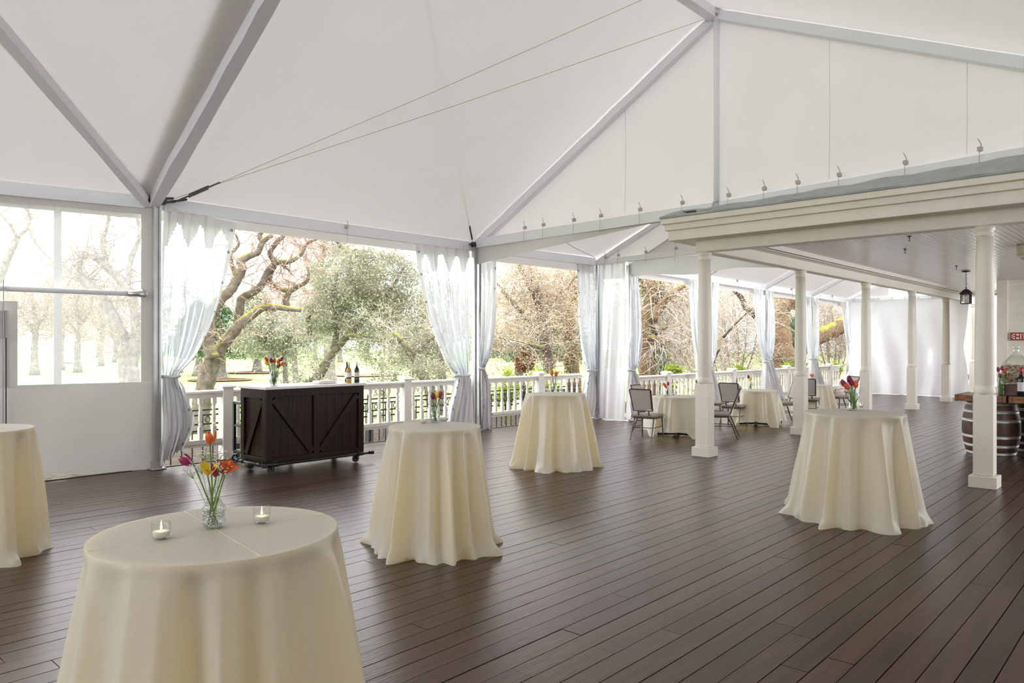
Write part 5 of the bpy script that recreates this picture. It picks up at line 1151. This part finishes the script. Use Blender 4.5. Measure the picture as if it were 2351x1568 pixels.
for i in range(420):
    z = rg.uniform(.03, .29)+.0; R_ = (.15 if z < .05 else .185)-(.03 if z > .24 else 0); a = rg.uniform(0, 6.28); r_ = R_*math.sqrt(rg.uniform(.25, 1)); q = Vector((r_*math.cos(a), r_*math.sin(a), z)); dd = Vector((rg.gauss(0, 1), rg.gauss(0, 1), rg.gauss(0, .6))).normalized()*.021
    ck.tube([q-dd, q+dd], .0115, 6)
cko = ck.build('cork_pile', 'cork', None, False); cko.location = cp; prop(cko, 'pile of used wine corks inside the large glass jar', 'corks', None, 'stuff')
y, _ = onX(2345, 13.34); bottle((13.34, y, ZT), 'large dark red wine bottle with red neck foil at the right edge', 'wine_dark', 'foil_red', .43, .052, False)
y, _ = onX(2299, 13.36); p = (13.36, y, ZT); vase('cyl', p, 'short glass vase of mixed flowers on the barrel counter', 1.25)
bouquet(p, .15, [(2292, 849, 'tulip_magenta', 'pink flower at the upper left'), (2296, 864, 'tulip_magenta', 'deep pink flower low'), (2307, 853, 'tulip_red', 'red orange flower on the right'), (2301, 846, 'tulip_magenta', 'pink flower on top'), (2312, 860, 'tulip_orange', 'small orange flower')], 'in the vase on the barrel counter', 1.4)
d_ = FW[0]*p[0]+FW[1]*p[1]; babys_breath((p[0], p[1], p[2]+.02), [(at(2300, 858, d_-.03), .04, 30), (at(2290, 872, d_), .03, 14)], 'white filler blossoms in the vase on the barrel counter', .006)
# ================================================================== PORCH FITTINGS
x, y = gp(2218, 622, 3.41); ln = thing('lantern', 'black hanging lantern with clear panes under the porch ceiling', 'lamp', (x, y, 3.41)); k = 16.93/FPX
MB().lathe([(.0, 0), (.09, -.004), (.09, -.018), (.03, -.03), (0, -.034)], 20).build('canopy', 'lamp_iron', ln, False, True)
zc = -.03
for i in range(9):
    cc = Vector((0, 0, zc-.022-.036*i)); a = PI/2*(i % 2); MB().tube([cc+Vector((math.cos(a)*.011*math.sin(t), math.sin(a)*.011*math.sin(t), .024*math.cos(t))) for t in [2*PI*j/10 for j in range(11)]], .0035, 5, False).build('chain_link', 'lamp_iron', ln, False)
zt = zc-.36; MB().tube([(0, 0, zt+.02), (0, 0, zt-.03)], .014, 8).lathe([(.0, zt-.02), (.05, zt-.04), (.065, zt-.05), (.135, zt-.13), (.135, zt-.145)], 4, cap=True).build('hood', 'lamp_iron', ln, False)
fr = MB(); zb = zt-.36
for sx_ in (-1, 1):
    for sy_ in (-1, 1): fr.box((sx_*.088, sy_*.088, (zt-.14+zb)/2), (.016, .016, zt-.14-zb))
for z in (zt-.145, zb):
    for s in (-1, 1): fr.box((s*.088, 0, z), (.016, .19, .016)).box((0, s*.088, z), (.19, .016, .016))
for s in (-1, 1): fr.box((s*.088, 0, (zt-.14+zb)/2), (.010, .010, zt-.14-zb)).box((0, s*.088, (zt-.14+zb)/2), (.010, .010, zt-.14-zb))
fr.build('cage', 'lamp_iron', ln, False)
for s in (-1, 1): MB().box((s*.082, 0, (zt-.14+zb)/2), (.003, .16, zt-.15-zb)).build('pane', 'lantern_glass', ln, False); MB().box((0, s*.082, (zt-.14+zb)/2), (.16, .003, zt-.15-zb)).build('pane', 'lantern_glass', ln, False)
MB().box((0, 0, zb), (.18, .18, .008)).build('base', 'lamp_iron', ln, False); MB().tube([(0, 0, zb), (0, 0, zb+.10)], .014, 10).build('candle_tube', 'wax', ln, False)
for (px, py), l in zip(((2088, 543), (2078, 572), (2196, 611)), ('small ceiling sprinkler nearest the front beam of the porch', 'small ceiling sprinkler in the middle of the porch ceiling', 'small ceiling sprinkler next to the hanging lantern')):
    x, y = gp(px, py, 3.41); s = thing('sprinkler', l, 'sprinkler', (x, y, 3.414), 0, 'porch ceiling sprinklers'); MB().lathe([(.03, 0), (.032, -.006), (.012, -.012), (.009, -.04)], 12).build('escutcheon', 'dark_steel', s, False); MB().bar((-.014, 0, -.04), (-.006, 0, -.075), .005, .005).bar((.014, 0, -.04), (.006, 0, -.075), .005, .005).lathe([(0, -.074), (.02, -.076), (.02, -.08), (0, -.082)], 10).build('deflector', 'dark_steel', s, False)
x, y = gp(2366, 562, 3.41); cf = thing('ceiling_light', 'cream round ceiling light cut by the right edge, under the porch ceiling', 'lamp', (x, y, 3.414)); MB().lathe([(.19, 0), (.20, -.02), (.20, -.16), (.185, -.17)], 28).build('housing', 'cream_paint', cf, False, True); MB().lathe([(.18, -.165), (.15, -.23), (.09, -.27), (0, -.285)], 24).build('dome', 'wax', cf, False, True)
# EXIT sign on the clapboards
d0 = onX(2320, XW-.07)[1]; ya_ = onX(2320, XW-.07)[0]; zt_, zb_ = zat(763.5, d0), zat(781.5, d0); hh = zt_-zb_; ww = hh*2.0
sg = thing('exit_sign', 'red EXIT sign with white letters on the cream clapboard wall', 'sign', (XW-.06, ya_-ww/2, (zt_+zb_)/2))
MB().box((0, 0, 0), (.02, ww, hh), 0, .002).build('board', 'sign_red', sg, False)
def stroke(mb, y0, z0_, y1, z1_, w=.16): mb.bar((-.0125, -y0, z0_), (-.0125, -y1, z1_), .006, w*hh*.8, up=(0, (z1_-z0_), (y1-y0)))
LH, LW = hh*.33, hh*.36; yy = -ww*.5+hh*.12
for chh in 'EXIT':
    m = MB(); t_ = .125*hh
    if chh == 'E':
        for z in (-LH+t_/2, 0, LH-t_/2): m.box((-.0125, -(yy+LW/2), z), (.006, LW, t_))
        m.box((-.0125, -(yy+t_/2), 0), (.006, t_, 2*LH)); adv = LW
    elif chh == 'X':
        for s in (-1, 1): m.add([(-.0155, -(yy+LW/2+s*(-LW/2)), -LH), (-.0155, -(yy+LW/2+s*(-LW/2+t_*1.1)), -LH), (-.0155, -(yy+LW/2+s*LW/2), LH), (-.0155, -(yy+LW/2+s*(LW/2-t_*1.1)), LH), (-.010, -(yy+LW/2+s*(-LW/2)), -LH), (-.010, -(yy+LW/2+s*(-LW/2+t_*1.1)), -LH), (-.010, -(yy+LW/2+s*LW/2), LH), (-.010, -(yy+LW/2+s*(LW/2-t_*1.1)), LH)], [(0, 1, 2, 3), (4, 5, 6, 7), (0, 1, 5, 4), (1, 2, 6, 5), (2, 3, 7, 6), (3, 0, 4, 7)])
        adv = LW
    elif chh == 'I': m.box((-.0125, -(yy+t_/2), 0), (.006, t_, 2*LH)); adv = t_
    else: m.box((-.0125, -(yy+LW/2), LH-t_/2), (.006, LW, t_)).box((-.0125, -(yy+LW/2), 0), (.006, t_, 2*LH)); adv = LW
    m.build('letter', 'sign_white', sg, False); yy += adv+hh*.10

y, d = onX(1588, 10.02); rs = thing('ratchet_strap', 'small black ratchet strap lying on the porch gutter edge', 'strap', (10.02, y, 3.672))
MB().box((0, 0, .03), (.05, .16, .04), .1, .008).bar((0, .05, .03), (0, .14, .055), .03, .012).build('ratchet', 'black_metal', rs, False); MB().tube([(0, -.08, .03), (.02, -.2, .05), (.05, -.3, .05)], .012, 6).tube([(0, .1, .02), (-.01, .3, .012), (.01, .45, .012)], .008, 6).build('strap_end', 'rope', rs, False)
